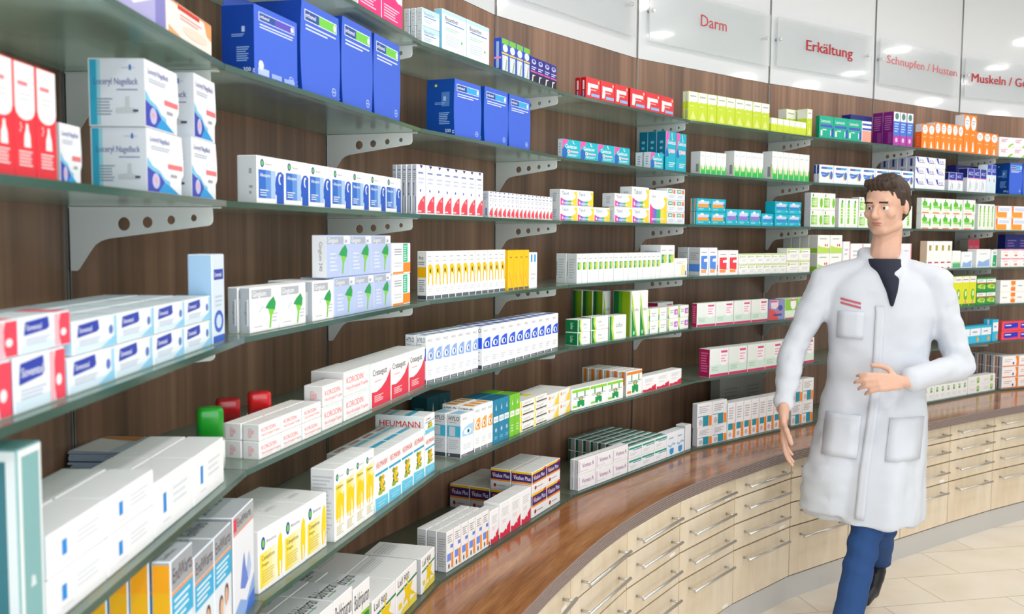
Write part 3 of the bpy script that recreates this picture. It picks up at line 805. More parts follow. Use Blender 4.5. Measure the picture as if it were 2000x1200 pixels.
    'allergo': dict(b='#fafaf9', s='#dfdfdc', d=[('F', 'p', '#fbc50a', [(.15, .3), (.15, .72), (.6, .74), (.9, .66), (.98, .3), (.8, .28), (.74, .5), (.4, .56), (.3, .3)]), ('F', 'e', .5, .6, .1, .05, '#3f3510'), ('F', 'l', .12, .88, .8, .92, 1, '#a9aaad'), ('F', 'l', .12, .78, .8, .83, 1, '#c6c7ca'), ('F', 'r', 0, 0, 1, .07, '#636a74'), ('F', 'l', .2, .14, .8, .24, 2, '#d9dade'), ('L', 't', 'Allergo', .08, .84, .075, '#33363c', .6), ('L', 'l', .08, .72, .8, .8, 2, '#6f7278'), ('L', 'r', 0, .46, 1, .68, '#e7aa08'), ('L', 'l', .1, .15, .85, .42, 6, '#8a8c90'), ('L', 'r', 0, 0, 1, .08, '#474c55'), ('T', 'r', 0, .2, 1, .8, '#f4c41a')]),
    'allergo_y': dict(b='#fcc70c', d=[('F', 'r', 0, 0, 1, .06, '#636a74'), ('F', 'l', .2, .8, .8, .86, 1, '#a48a3c'), ('F', 'p', '#f5a06a', [(.2, .5), (.5, .3), (.8, .12), (.7, .1), (.3, .35)])]),
    'bluew': dict(b=W, d=[('F', 'r', .14, .74, .34, .95, '#25a0e8'), ('F', 'r', .6, .74, .8, .95, '#25a0e8'), ('F', 'l', .15, .2, .8, .45, 2, '#d6dae2')]),
    'whgreen': dict(b='#f3f5f7', s='#d9dedf', d=[('F', 'r', .08, .46, .5, .72, '#2ba468'), ('F', 'p', '#d6da55', [(.4, .46), (.5, .72), (.88, .72), (.88, .5), (.7, .46)]), ('F', 'e', .35, .62, .15, .07, '#8fd08a'), ('F', 'l', .1, .82, .85, .88, 1, '#b4bcc2'), ('L', 'l', .2, .15, .8, .85, 8, '#b9c0c2'), ('L', 'r', 0, .25, .08, .75, '#8fa69a')]),
    'smally': dict(b='#fafaf7', d=[('F', 'r', .5, .1, .84, .65, '#f6eda4'), ('F', 'r', .84, .08, .93, .32, '#5a72d4'), ('F', 'l', .1, .7, .7, .85, 2, '#cfd2da')]),
    'bluemed': dict(b='#f4f6fb', s='#cbcfd2', d=meds('#558ee4', '#ffad6a')), 'redmed': dict(b='#fbf7f7', d=meds('#f0404e', '#ff9d48')),
    'limew': dict(b='#fbfbf8', d=[('F', 'r', 0, .9, 1, 1, '#c2de76'), ('F', 'r', .05, .6, .2, .84, '#bcd844'), ('F', 'l', .25, .66, .9, .78, 1, '#a9b0b4'), ('F', 'l', .3, .2, .9, .5, 2, '#dadce2'), ('T', 'r', 0, 0, 1, 1, '#d9eca8')]),
    'dots': dict(b='#fbfcf8', s='#d2d4d0', d=[('F', 'r', 0, 0, 1, .3, '#c0e25c'), ('F', 'p', '#c0e25c', [(0, .3), (0, .42), (.4, .34), (.7, .3)]), ('F', 'e', .62, .44, .05, .08, '#ea3a3a'), ('F', 'e', .78, .44, .05, .08, '#ea3a3a'), ('F', 'l', .15, .76, .8, .84, 1, '#7f9a94'), ('L', 'r', 0, 0, 1, .28, '#8fc23e')]),
    'whpink': dict(b='#fbf9fa', d=[('F', 'r', .9, 0, 1, 1, '#efa6b0'), ('F', 'l', .15, .5, .75, .8, 2, '#cfd0d8')]),
    'beige': dict(b='#fbfaf8', s='#eccfb4', d=[('F', 'r', .42, .66, .68, .86, '#92b434'), ('F', 'r', .3, .66, .42, .86, '#d25a58'), ('F', 'r', .18, .2, .84, .25, '#b23e68'), ('F', 'e', .5, .03, .2, .03, '#d24a5a')]),
    'whgr': dict(b='#f8fbf9', d=[('F', 'r', 0, .02, 1, .28, '#5cb680'), ('F', 'r', 0, .28, 1, .36, '#b4dca4')]),
    'whblue': dict(b='#f4f8fb', d=[('F', 'p', '#8fb6e8', [(.05, .05), (.15, .38), (.45, .3), (.95, .48), (.95, .05)]), ('F', 'l', .2, .7, .8, .8, 1, '#c4d2dc')]),
    'green3': dict(b='#f4f8f6', d=[('F', 'p', '#12a565', [(.2, .05), (.3, .7), (.95, .7), (.9, .05)]), ('F', 'e', .55, .84, .3, .08, '#a9c6d8'), ('F', 'e', .5, .24, .12, .06, '#c8ead8')]),
    'redtop': dict(b='#8f8a7f', d=[('F', 'r', 0, .6, 1, 1, '#df3d58'), ('F', 'r', .1, .68, .9, .76, '#ef6a80')]),
    'whor': dict(b='#fbf8f6', d=[('F', 'e', .55, .3, .2, .12, '#f08a64'), ('F', 'r', 0, .9, 1, 1, '#f0559c'), ('F', 'l', .2, .55, .8, .75, 2, '#c9c6cc')]),
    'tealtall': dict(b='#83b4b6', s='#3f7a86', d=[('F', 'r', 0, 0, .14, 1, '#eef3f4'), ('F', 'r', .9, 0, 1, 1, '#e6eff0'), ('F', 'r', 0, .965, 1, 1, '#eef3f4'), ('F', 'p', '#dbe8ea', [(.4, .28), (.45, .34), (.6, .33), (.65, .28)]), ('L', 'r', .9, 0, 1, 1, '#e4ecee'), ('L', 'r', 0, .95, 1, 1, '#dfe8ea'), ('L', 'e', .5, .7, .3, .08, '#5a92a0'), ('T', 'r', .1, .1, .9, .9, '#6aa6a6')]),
    'bluestr': dict(b='#f6f7fa', d=[('F', 'r', .21, .34, .29, .72, '#1b8ce0'), ('F', 'l', .46, .35, .86, .75, 3, '#dde3ec'), ('F', 'l', .2, .15, .4, .2, 1, '#d3dae6')]),
    'koro': dict(b='#faf8f7', s='#dedcdb', d=[('F', 't', 'KORODIN', .07, .50, .27, '#ea6f7b', .86), ('F', 't', 'Herz-Kreislauf-Tropfen', .07, .22, .17, '#ee8993', .88), ('F', 'r', 0, .94, 1, 1, '#dff0ea'), ('F', 'r', .96, 0, 1, 1, '#dff0ea'), ('F', 'l', .09, .1, .7, .18, 1, '#e6e0de'), ('L', 'tv', 'KORODIN', .3, .15, .6, '#e2808a'), ('L', 'l', .5, .2, .7, .8, 1, '#e6b0b4')]),
    'crat': dict(b='#fafafa', d=[('F', 'p', '#e63850', [(0, 0), (0, .36), (.25, .34), (.5, .4), (.75, .52), (.92, .68), (1, .8), (1, 0)]), ('F', 't', 'Crataegutt', .06, .72, .14, '#3b4048', .9), ('F', 'l', .15, .56, .5, .61, 1, '#f2aab2'), ('F', 'l', .14, .1, .6, .27, 4, '#f9d9dd')]),
    'hylo_l': dict(b='#f8f9fb', d=hylo('#8db0ec', '#3c7ada')), 'hylo_b': dict(b='#f8f9fb', d=hylo('#245ce6', '#245ce6', )), 'hylo_c': dict(b='#f8f9fb', s='#d6d7d9', d=hylo('#a4d6f2', '#45b0d6') + [('L', 'r', .15, .5, .6, .72, '#c9ced2')]), 'hylo_o': dict(b='#f9f8f6', d=hylo('#ffa638', '#ffa638')),
    'hylo_t': dict(b='#1f84a8', d=[('F', 'r', 0, .48, 1, .62, '#e6eff3'), ('F', 't', 'HYLO', .2, .52, .05, '#6a98ac', .6), ('F', 'p', '#f0f6f8', [(.4, .76), (.5, .9), (.6, .76)]), ('F', 'e', .5, .3, .2, .05, '#b9c6e4'), ('F', 'l', .2, .08, .8, .16, 2, '#8fc0d2'), ('T', 'r', 0, 0, 1, 1, '#1d6884')]),
    'hylo_g': dict(b='#7ac634', d=[('F', 'r', 0, .48, 1, .62, '#eef5e6'), ('F', 't', 'HYLO', .2, .52, .05, '#8ab06a', .6), ('F', 'p', '#f3f9ea', [(.4, .76), (.5, .9), (.6, .76)]), ('F', 'l', .2, .1, .8, .3, 3, '#c8eaa8'), ('T', 'r', 0, 0, 1, 1, '#6cb42c')]),
    'lefax_t': dict(b='#f4f7f2', s='#7c9a10', d=[('F', 'p', '#13904a', [(0, 0), (0, .7), (.3, .3), (.6, 0)]), ('F', 'p', '#a8d62e', [(0, .75), (0, 1), (.15, .8), (.4, .4), (.75, 0), (.6, 0), (.3, .32)]), ('F', 't', 'Lefax', .3, .56, .07, '#9ab0a4', .6), ('F', 'e', .3, .08, .12, .05, '#a6dcbe'), ('L', 'r', 0, 0, .3, 1, '#0d5a30'), ('L', 'r', .3, 0, .5, 1, '#4a8a18'), ('L', 'r', .93, 0, 1, 1, '#c8d8a4')]),
    'lefax': dict(b='#fafbf8', s='#0d7442', d=[('F', 'p', '#0e8c48', [(0, 0), (0, 1), (.12, 1), (.1, .5), (.2, 0)]), ('F', 'p', '#c4de3a', [(.12, 1), (.1, .5), (.2, 0), (.3, 0), (.2, .5), (.25, 1)]), ('F', 't', 'Lefax', .38, .52, .18, '#8fa9a0', .42), ('F', 'l', .4, .2, .85, .35, 1, '#d3dcd8'), ('L', 'tv', 'Lefax', .4, .2, .55, '#c3e2d0')]),
    'lefax_s': dict(b='#f8faf7', d=[('F', 'r', .0, 0, .12, .45, '#1f9a58'), ('F', 'r', .0, .45, .12, 1, '#c4de3a'), ('F', 'l', .3, .3, .85, .7, 2, '#c9d2e4')]),
    'lefax_p': dict(b='#f8faf7', s='#0d7442', d=[('F', 'p', '#1f9a58', [(0, 0), (0, .4), (.14, 0)]), ('F', 'p', '#c4de3a', [(0, .4), (0, 1), (.12, 1), (.1, .5), (.14, 0)]), ('F', 'r', .62, .28, .97, .76, '#cc72d2'), ('F', 'e', .84, .5, .08, .14, '#f0d6f2'), ('F', 'l', .22, .4, .55, .75, 2, '#a9c2b6')]),
    'mag': dict(b='#eef3ee', s='#b31c58', d=mag()),
    'mag_art': dict(b='#8e92c6', d=[('F', 'p', '#e0504e', [(0, 0), (0, .6), (.4, .45), (.6, .1), (.6, 0)]), ('F', 'p', '#f4d8dc', [(.1, 1), (.15, .6), (.45, .55), (.6, .7), (.6, 1)]), ('F', 'e', .75, .6, .15, .14, '#4a4f9a'), ('F', 'e', .6, .35, .12, .12, '#d8707a'), ('F', 'r', .3, .2, .85, .3, '#4a4a86'), ('F', 'r', .1, .9, .55, .98, '#dd4c86')]),
    'mag_g': dict(b='#e2f1df', d=[('F', 'r', 0, .42, 1, 1, '#8bcc46'), ('F', 'e', .6, .75, .22, .3, '#fbf8fa'), ('F', 'r', .4, .9, .8, .97, '#dd4c86'), ('F', 'r', 0, 0, 1, .06, '#e0508a')]),
    'yelgreen': dict(b='#e0e326', d=[('F', 'r', 0, .8, 1, 1, '#f3f4ee'), ('F', 'l', .1, .86, .9, .92, 1, '#9a86c0'), ('F', 'e', .5, .38, .28, .2, '#74b83a'), ('F', 'e', .55, .42, .12, .1, '#f3f3c0'), ('F', 'e', .5, .13, .15, .05, '#f08a9a'), ('F', 'r', 0, 0, 1, .07, '#1f8a48')]),
    'greenyel': dict(b='#2b9843', d=[('F', 'r', 0, .64, 1, .9, '#f2f6f2'), ('F', 'l', .15, .72, .8, .82, 1, '#8f94c4'), ('F', 'r', 0, .58, 1, .64, '#ea5a4a'), ('F', 'e', .5, .34, .44, .18, '#c4dc30'), ('F', 'e', .6, .36, .2, .12, '#7cc04a'), ('F', 'e', .8, .2, .06, .06, '#f6f6f0')]),
    'whorange': dict(b='#fbfaf8', d=[('F', 'r', .7, .05, 1, .4, '#ff8624'), ('F', 'r', .7, .6, 1, .95, '#ff8624'), ('F', 'e', .84, .5, .1, .14, '#ffc890'), ('F', 'l', .12, .4, .55, .62, 1, '#b9bccb')]),
    'endw': dict(b='#e6f0fa', s='#a9adb2', t='#b1b5ba', d=endw()),
    'endw_t': dict(b='#eef2fa', s='#a3a7ac', t='#b4b8be', d=[('F', 'r', 0, .84, 1, 1, '#aeb2b7'), ('F', 'r', 0, .86, .16, .98, '#e2384a'), ('F', 't', 'EndWarts', .19, .885, .075, '#40343a', .8), ('F', 'r', 0, .825, 1, .84, '#ff9b6a'), ('F', 'p', '#6a8ae0', [(.3, .3), (.42, .5), (.5, .6), (.56, .46), (.7, .3), (.52, .25)]), ('F', 'p', '#8fb4ec', [(0, 0), (0, .12), (.3, .2), (.6, .12), (1, .3), (1, 0)]), ('F', 'p', '#b9ccf4', [(.6, .4), (.75, .56), (.85, .4), (.75, .3)]), ('F', 'p', '#3f74d4', [(.5, 0), (.7, .12), (1, .16), (1, 0)]), ('T', 't', 'EndWarts', .1, .4, .3, '#5d6268', .8)]),
    'cane': dict(b='#fbfbfb', d=[('F', 'r', .02, .06, .16, .62, '#ffdf3a'), ('F', 'r', .16, .06, .34, .63, '#fde66e'), ('F', 'r', .34, .06, .52, .64, '#fbeb9c'), ('F', 'r', .52, .06, .70, .65, '#f8f0c4')] + logo(.16, .78, .085, .11) + [('F', 't', 'Bionorica', .3, .76, .06, '#a6aab2', .46), ('F', 't', 'Canephron', .1, .5, .075, '#8f803a', .52), ('F', 't', 'Dragees', .1, .4, .05, '#9a8c48', .3), ('F', 'l', .1, .12, .6, .34, 5, '#d8c45e'),
                ('F', 'p', '#ffd800', [(.78, .06), (.74, .3), (.76, .55), (.8, .72), (.88, .8), (.95, .74), (.98, .5), (.96, .2), (.9, .06), (.9, .3), (.84, .34), (.84, .06)]), ('T', 't', 'Canephron', .2, .3, .12, '#dfe1e4', .5)]),
    'cane_t': dict(b='#fbfbfb', s='#dddede', d=[('F', 'r', .03, .3, .4, .78, '#ffe14a'), ('F', 'r', .4, .3, .7, .8, '#fdea92'), ('F', 'r', .7, .3, .97, .82, '#fbf1c4')] + logo(.2, .88, .13, .05) + [('F', 't', 'Bionorica', .4, .87, .028, '#a6aab2', .5), ('F', 't', 'Canephron', .1, .72, .04, '#8f803a', .7), ('F', 'p', '#ffd400', [(.15, .25), (.1, .45), (.25, .62), (.5, .66), (.75, .6), (.92, .66), (.9, .4), (.8, .2), (.74, .42), (.55, .5), (.5, .22), (.4, .22), (.42, .46), (.3, .42), (.25, .25)]), ('F', 'l', .1, .06, .85, .2, 5, '#cfc48a'), ('L', 'l', .06, .1, .94, .92, 16, '#bfc0c4')]),
    'heum': dict(b='#fbfcfc', s='#e4e8e8', d=[('F', 'r', 0, .64, 1, .685, '#26a6ce'), ('F', 't', 'HEUMANN', .08, .77, .11, '#dc4f48', .86), ('F', 'r', 0, 0, 1, .24, '#6acdec'), ('F', 'p', '#fbfcfc', [(0, .24), (0, .28), (1, .24), (1, .2)])] + flower(.5) + [('F', 'l', .15, .06, .8, .16, 2, '#a9e2f4'), ('L', 't', 'HEUMANN', .08, .40, .34, '#d2342e', .86), ('L', 'r', 0, 0, 1, .13, '#2aa6c8'), ('T', 'r', 0, .3, 1, .42, '#3fb4d8'), ('T', 'r', 0, .68, 1, .78, '#8fd8ee'), ('T', 't', 'HEUMANN', .15, .84, .1, '#d86a64', .7)]),
    'tealdark': dict(b='#17606f', s='#0f4a52', d=[('F', 'p', '#e6f0f2', [(.4, .55), (.5, .85), (.6, .55)]), ('F', 'e', .5, .52, .1, .06, '#e6f0f2'), ('L', 'l', .2, .5, .8, .75, 2, '#4f8a8c')]),
    'yelgray': dict(b='#f6f6f3', s='#f0e010', d=[('F', 'r', 0, .1, .1, 1, '#f4e410'), ('F', 'p', '#5b5b58', [(.16, .1), (.14, .34), (1, .3), (1, .1)]), ('F', 'l', .2, .5, .8, .85, 2, '#c4c4c2'), ('T', 'r', 0, .5, .5, 1, '#f2e850')]),
    'yelwh': dict(b='#f8f6f4', d=[('F', 'p', '#f7d444', [(.62, 0), (.8, .55), (.98, 1), (1, 1), (1, 0)]), ('F', 'p', '#f9e6a4', [(.45, 0), (.7, .6), (.8, .55), (.62, 0)]), ('F', 'r', .1, .6, .24, .86, '#eaa466'), ('F', 'l', .3, .6, .6, .8, 2, '#cfd0d8')]),
    'bunny': dict(b='#fafbfa', d=[('F', 'r', 0, .84, 1, .97, '#8fd638')] + plantfig('#8fd638')),
    'bunny_o': dict(b='#fafaf8', s='#bfbab4', d=[('F', 'r', 0, .86, 1, .98, '#ee8830'), ('L', 'r', .3, .45, .75, 1, '#d0741c')] + plantfig('#f08a30', .55)),
    'redwave': dict(b='#fafafb', d=[('F', 'p', '#df2a48', [(0, 0), (0, .17), (.3, .12), (.6, .22), (1, .38), (1, 0)]), ('F', 'e', .62, .2, .05, .05, W), ('F', 'l', .15, .6, .85, .85, 4, '#d6d6da'), ('F', 'l', .2, .4, .6, .5, 2, '#eac4ca'), ('L', 'r', 0, 0, 1, .1, '#c8284a')]),
    'ltblue': dict(b='#35bde2', d=[('F', 'r', .02, .45, 1, .88, '#f3f6fb'), ('F', 'l', .25, .6, .7, .74, 1, '#8a8cb8'), ('F', 'e', .74, .22, .1, .16, '#ff9b26'), ('F', 'e', .78, .2, .05, .08, '#ffc45a'), ('L', 'r', .4, .4, .6, 1, '#dfeff6')]),
    'redblue': dict(b='#f04e58', d=[('F', 'p', '#2232c4', [(.14, .22), (.14, .8), (1, .86), (1, .28)]), ('F', 'l', .2, .45, .7, .72, 1, '#eef0fb'), ('F', 'p', '#b92fb0', [(.5, .22), (.7, .34), (1, .36), (1, .22)])]),
    'baldr': dict(b='#f6f7f7', s='#c6c9ca', t='#dfe2e4', d=[('F', 't', 'Baldriparan', .04, .72, .2, '#33383d', .92), ('F', 'r', .45, .05, 1, .62, '#8fcc28'), ('F', 'p', '#57a82c', [(.45, .05), (.45, .4), (.7, .2), (1, .25), (1, .05)]), ('F', 'r', .6, .5, .95, .58, '#2f8a48'), ('F', 'p', '#d42a3c', [(.2, .05), (.28, .4), (.36, .44), (.46, .05)]), ('F', 'e', .32, .52, .06, .08, '#8a4a34'), ('F', 'e', .75, .25, .05, .06, '#f6f6ea'), ('T', 't', 'Baldriparan', .06, .30, .34, '#2f3438', .9), ('T', 'l', .2, .18, .7, .26, 1, '#7fae86')]),
    'laif': dict(b='#fafafa', s='#c8cacb', d=[('F', 't', 'Laif 900', .06, .76, .17, '#33383d', .62), ('F', 'p', '#2b8a57', [(0, .58), (0, .64), (1, .72), (1, .66)]), ('F', 'p', '#f1dd56', [(.1, 0), (.3, .16), (1, .2), (1, 0)]), ('F', 'p', '#f4d410', [(.5, .95), (.58, .6), (.8, .62), (.68, .44), (.95, .2), (.66, .3), (.6, .02), (.5, .3), (.3, .2), (.42, .44), (.34, .66), (.5, .58)]), ('F', 'r', .1, .2, .25, .34, '#f1dd2c'), ('T', 'l', .1, .6, .9, .9, 5, '#d3d6d8')]),
    'allergo_o': dict(b='#f6f5f5', s='#c9c9ca', d=[('F', 'r', .04, .25, .62, .44, '#7596ee'), ('F', 'r', .66, .05, .95, .44, '#ff9016'), ('F', 'e', .3, .12, .1, .07, '#45454c'), ('F', 'l', .1, .7, .8, .92, 4, '#a4a4a8'), ('F', 'r', .52, .56, .92, .65, '#6a88e8'), ('F', 'r', .95, .44, 1, 1, '#fbd8b8'), ('L', 'l', .1, .1, .9, .85, 12, '#a2a3a6')]),
    'vita': dict(b='#f3f3f3', s='#dededf', d=vita()),
    'vomex': dict(b='#f8f7f9', s='#d3d2d4', d=[('F', 't', 'Vomex A', .2, .42, .3, '#9c4f96', .7), ('F', 'l', .1, .15, .6, .24, 1, '#d9d5dd'), ('F', 'r', .02, .1, .07, .9, '#dcc8dc'), ('L', 'tv', 'Vomex A', .7, .15, .65, '#84508c')]),
    'tealst': dict(b='#f6f8f9', s='#a09b99', t='#9fb4b0', d=[('F', 'r', 0, .74, 1, .9, '#1ca684'), ('F', 'r', .3, .62, 1, .68, '#4656bc'), ('F', 'l', .1, .2, .6, .45, 2, '#d2d7dc'), ('L', 'r', 0, 0, .35, 1, '#11644c'), ('T', 'r', 0, .45, 1, .9, '#2f7f6c')]),
    'bluewv': dict(b='#f4f8fc', d=[('F', 'p', '#8fc6ec', [(.05, .45), (.35, .36), (.65, .48), (.95, .42), (.95, .5), (.65, .56), (.35, .44), (.05, .53)]), ('F', 'p', '#3a9edc', [(.25, .32), (.25, .12), (.5, .03), (.75, .12), (.75, .32)]), ('F', 'l', .15, .7, .85, .84, 1, '#a4bfe0')]),
    'tealo': dict(b='#f4f3f4', s='#c4c6cb', d=[('F', 'r', .36, .02, .76, .44, '#2595ac'), ('F', 'r', .78, .02, .98, .44, '#ff8a12'), ('F', 'r', 0, .44, .78, .47, '#2595ac'), ('F', 'e', .2, .2, .13, .14, '#d9c3c2'), ('F', 'l', .1, .58, .8, .9, 4, '#bcbcc2')]),
    'tealo_t': dict(b='#f4f3f4', s='#c4c6cb', d=[('F', 'r', .04, .26, .66, .44, '#2595ac'), ('F', 'r', .68, .02, .98, .44, '#ff8a12'), ('F', 'e', .3, .13, .2, .07, '#cbbfc6'), ('F', 'l', .1, .55, .75, .9, 5, '#bcbcc2'), ('F', 'r', .95, .44, 1, 1, '#fbd8c8')]),
    'grayback': dict(b='#87867f', d=[('F', 'l', .2, .5, .8, .8, 4, '#75746e')]),
    'whplain': dict(b='#f0f1f3', s='#b9bcc2', d=[]),
    'whgreen2': dict(b='#f5f7f6', s='#cfd4d2', d=[('F', 'p', '#3aa458', [(.3, .55), (.3, .9), (.65, .9), (.65, .6)]), ('F', 'e', .5, .78, .12, .09, '#d2e28a'), ('F', 'l', .2, .2, .8, .4, 2, '#d9dedc')]),
    'whlow': dict(b='#f5f7f6', d=[('F', 'r', .62, .15, .8, .85, '#7cb45a'), ('F', 'r', .66, .4, .76, .8, '#d4de7a'), ('F', 'l', .1, .3, .5, .6, 2, '#d6dad8')]),
    'orwhite': dict(b='#fafafa', s='#c0c0c4', d=[('F', 'p', '#ff8a24', [(.85, 0), (.88, .5), (.8, 1), (1, 1), (1, 0)]), ('F', 'r', 0, 0, 1, .1, '#f88a48'), ('F', 'e', .68, .3, .05, .14, '#4a4ab0'), ('F', 'l', .12, .4, .6, .75, 2, '#e2bfb0'), ('L', 'r', .1, 0, .3, 1, '#cf783c'), ('L', 'r', .45, 0, .62, 1, '#4f5570')]),
}
TYPE = {'ortho': 'supplement_box', 'bepan': 'ointment_carton', 'hylo': 'eye_drop_carton', 'heum': 'tea_box', 'soven': 'gel_carton', 'lacer': 'nail_lacquer_carton', 'red': 'pastille_carton', 'talcid': 'antacid_carton',
        'gavi': 'antacid_carton', 'tealo': 'tablet_carton', 'tealv': 'tablet_carton', 'tealb': 'tablet_carton', 'vita': 'vitamin_carton', 'redspray': 'spray_carton', 'redwave': 'medicine_carton', 'redmed': 'medicine_carton', 'redtop': 'medicine_carton', 'redblue': 'medicine_carton',
        'koro': 'drops_carton', 'ging': 'ginkgo_carton', 'brush': 'toothbrush_carton', 'lefax': 'chewing_tablet_carton', 'endw': 'wart_remedy_carton', 'orange': 'nasal_spray_carton', 'orangew': 'medicine_carton', 'grass': 'herbal_carton', 'acc': 'cough_remedy_carton',
        'alop': 'tincture_carton', 'allu': 'sleep_aid_carton', 'baldr': 'sleep_aid_carton', 'laif': 'capsule_carton', 'cane': 'dragee_carton', 'crat': 'heart_remedy_carton', 'allergo': 'allergy_remedy_carton', 'leaf': 'herbal_carton', 'gtall': 'herbal_carton', 'mag': 'cream_carton',
        'vomex': 'dragee_carton', 'tealst': 'suppository_carton', 'tealdark': 'medicine_carton', 'tealtall': 'medicine_carton', 'whgreen': 'ampoule_carton', 'lime': 'spray_carton', 'limew': 'medicine_carton', 'bunny': 'children_remedy_carton', 'wave': 'pain_relief_carton', 'teal': 'lozenge_carton', 'orwhite': 'capsule_carton'}


def style_type(s):
    best = max((k for k in TYPE if s.startswith(k)), key=len, default=None)
    nm = TYPE[best] if best else 'medicine_carton'
    return nm, ('box' if nm.endswith('box') else 'carton')


def carton_mesh(style, w, h, d):
    """local frame: x across the front, y into the shelf, z up; origin under the middle"""
    S = ST[style]
    bm = bmesh.new()
    mats, idx = [], {}

    def mi(c):
        if c not in idx:
            idx[c] = len(mats)
            mats.append(ink(c))
        return idx[c]
    base, side, top = mi(S['b']), mi(S.get('s', S['b'])), mi(S.get('t', S['b']))  # many 's' ends are the front tone darkened, side shade put into the colour
    bulge = S.get('bulge', 0)
    x0, y0 = -w / 2, -d / 2
    wi = w - 2 * bulge * w if bulge else w
    if bulge or S.get('out'):
        if bulge:
            n = 10
            left = [(bulge * (1 - math.sin(math.pi * i / n)), i / n) for i in range(n, -1, -1)]
            right = [(1 - bulge * (1 - math.sin(math.pi * i / n)), i / n) for i in range(n + 1)]
            pts = left + right
        else:
            pts = S['out']
        fr = [bm.verts.new((x0 + p[0] * w, y0, p[1] * h)) for p in pts]
        bk = [bm.verts.new((x0 + p[0] * w, -y0, p[1] * h)) for p in pts]
        bm.faces.new(fr).material_index = base
        bm.faces.new(bk[::-1]).material_index = base
        k = len(pts)
        for i in range(k):
            j = (i + 1) % k
            f = bm.faces.new((fr[j], fr[i], bk[i], bk[j]))
            mx_, mz_ = (pts[i][0] + pts[j][0]) / 2, (pts[i][1] + pts[j][1]) / 2
            f.material_index = top if mz_ > .99 else side if mx_ < .3 else base
        bmesh.ops.recalc_face_normals(bm, faces=bm.faces)
    else:
        fs = add_box(bm, x0, -x0, y0, -y0, 0, h)
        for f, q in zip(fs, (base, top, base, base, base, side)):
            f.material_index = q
        bmesh.ops.bevel(bm, geom=list(bm.edges), offset=min(.0014, w * .03), segments=1, affect='EDGES')
    e = .0016
    xin = bulge * w * .5 if bulge else 0

    def place(face, u, v, lay):
        o = .00005 * lay + .0001
        if face == 'F':
            return (x0 + xin + e + u * (w - 2 * xin - 2 * e), y0 - o, e + v * (h - 2 * e))
        if face == 'L':
            return (x0 - o + bulge * w * (1 - math.sin(math.pi * v)), -y0 - e - u * (d - 2 * e), e + v * (h - 2 * e))
        return (x0 + e + u * (w - 2 * e), y0 + e + v * (d - 2 * e), h + o)
    dims = {'F': (w, h), 'L': (d, h), 'T': (w, d)}
    lay = {'F': 0, 'L': 0, 'T': 0}
    cl = lambda v: max(0.0, min(1.0, v))

    def poly(face, pts, c, lz):
        vs_ = [bm.verts.new(place(face, cl(p[0]), cl(p[1]), lz)) for p in pts]
        f = bm.faces.new(vs_)
        f.material_index = mi(c)
        return f
    rnd = random.Random(style)
    want = {'F': Vector((0, -1, 0)), 'L': Vector((-1, 0, 0)), 'T': Vector((0, 0, 1))}
    for q in S['d']:
        face, kind = q[0], q[1]
        if face == 'L' and bulge and w < .05:
            continue
        lay[face] += 1
        lz = lay[face]
        new = []
        if kind == 'r':
            new.append(poly(face, [(q[2], q[3]), (q[4], q[3]), (q[4], q[5]), (q[2], q[5])], q[6], lz))
        elif kind == 'e':
            n = 14
            new.append(poly(face, [(q[2] + q[4] * math.cos(2 * math.pi * i / n), q[3] + q[5] * math.sin(2 * math.pi * i / n)) for i in range(n)], q[6], lz))
        elif kind == 'p':
            f = poly(face, q[3], q[2], lz)
            f.normal_update()
            new += bmesh.ops.triangulate(bm, faces=[f])['faces'] if len(q[3]) > 4 else [f]
        elif kind == 'l':
            n = q[6]
            hh = (q[5] - q[3]) / n
            for i in range(n):
                xr = q[4] - (q[4] - q[2]) * rnd.uniform(0, .3) * (i > 0 or n == 1)
                zb = q[5] - hh * (i + 1) + hh * .3
                new.append(poly(face, [(q[2], zb), (xr, zb), (xr, zb + hh * .45), (q[2], zb + hh * .45)], q[7], lz))
        elif kind in ('t', 'tv'):
            tv, tt, tw = text_tris(q[2])
            for heavy in (0, .035):
                if kind == 't':
                    hgt = q[5]
                    wid = tw * hgt * dims[face][1] / dims[face][0]
                    lim = q[7] if len(q) > 7 else .9
                    k = min(1.0, lim / wid)
                    vs_ = [bm.verts.new(place(face, q[3] + (p[0] + heavy) / tw * wid * k, q[4] + p[1] * hgt, lz + heavy * 4)) for p in tv]
                else:   # reads along the height of the face: baseline, start, length
                    wid = q[5]
                    hgt = .3
                    vs_ = [bm.verts.new(place(face, q[3] + p[1] * hgt * .8, q[4] + wid * (1 - (p[0] + heavy) / tw), lz + heavy * 4)) for p in tv]
                for t in tt:
                    try:
                        f = bm.faces.new([vs_[i] for i in t])
                    except ValueError:
                        continue
                    f.material_index = mi(q[6])
                    new.append(f)
        for f in new:
            f.normal_update()
            if f.normal.dot(want[face]) < 0:
                f.normal_flip()
    nm = style_type(style)[0]
    me = bpy.data.meshes.new(nm)
    bm.to_mesh(me)
    bm.free()
    for mt in mats:
        me.materials.append(mt)
    return me


FLAP = mat('box_flap_blue', '#0d3f9c', 0.45)


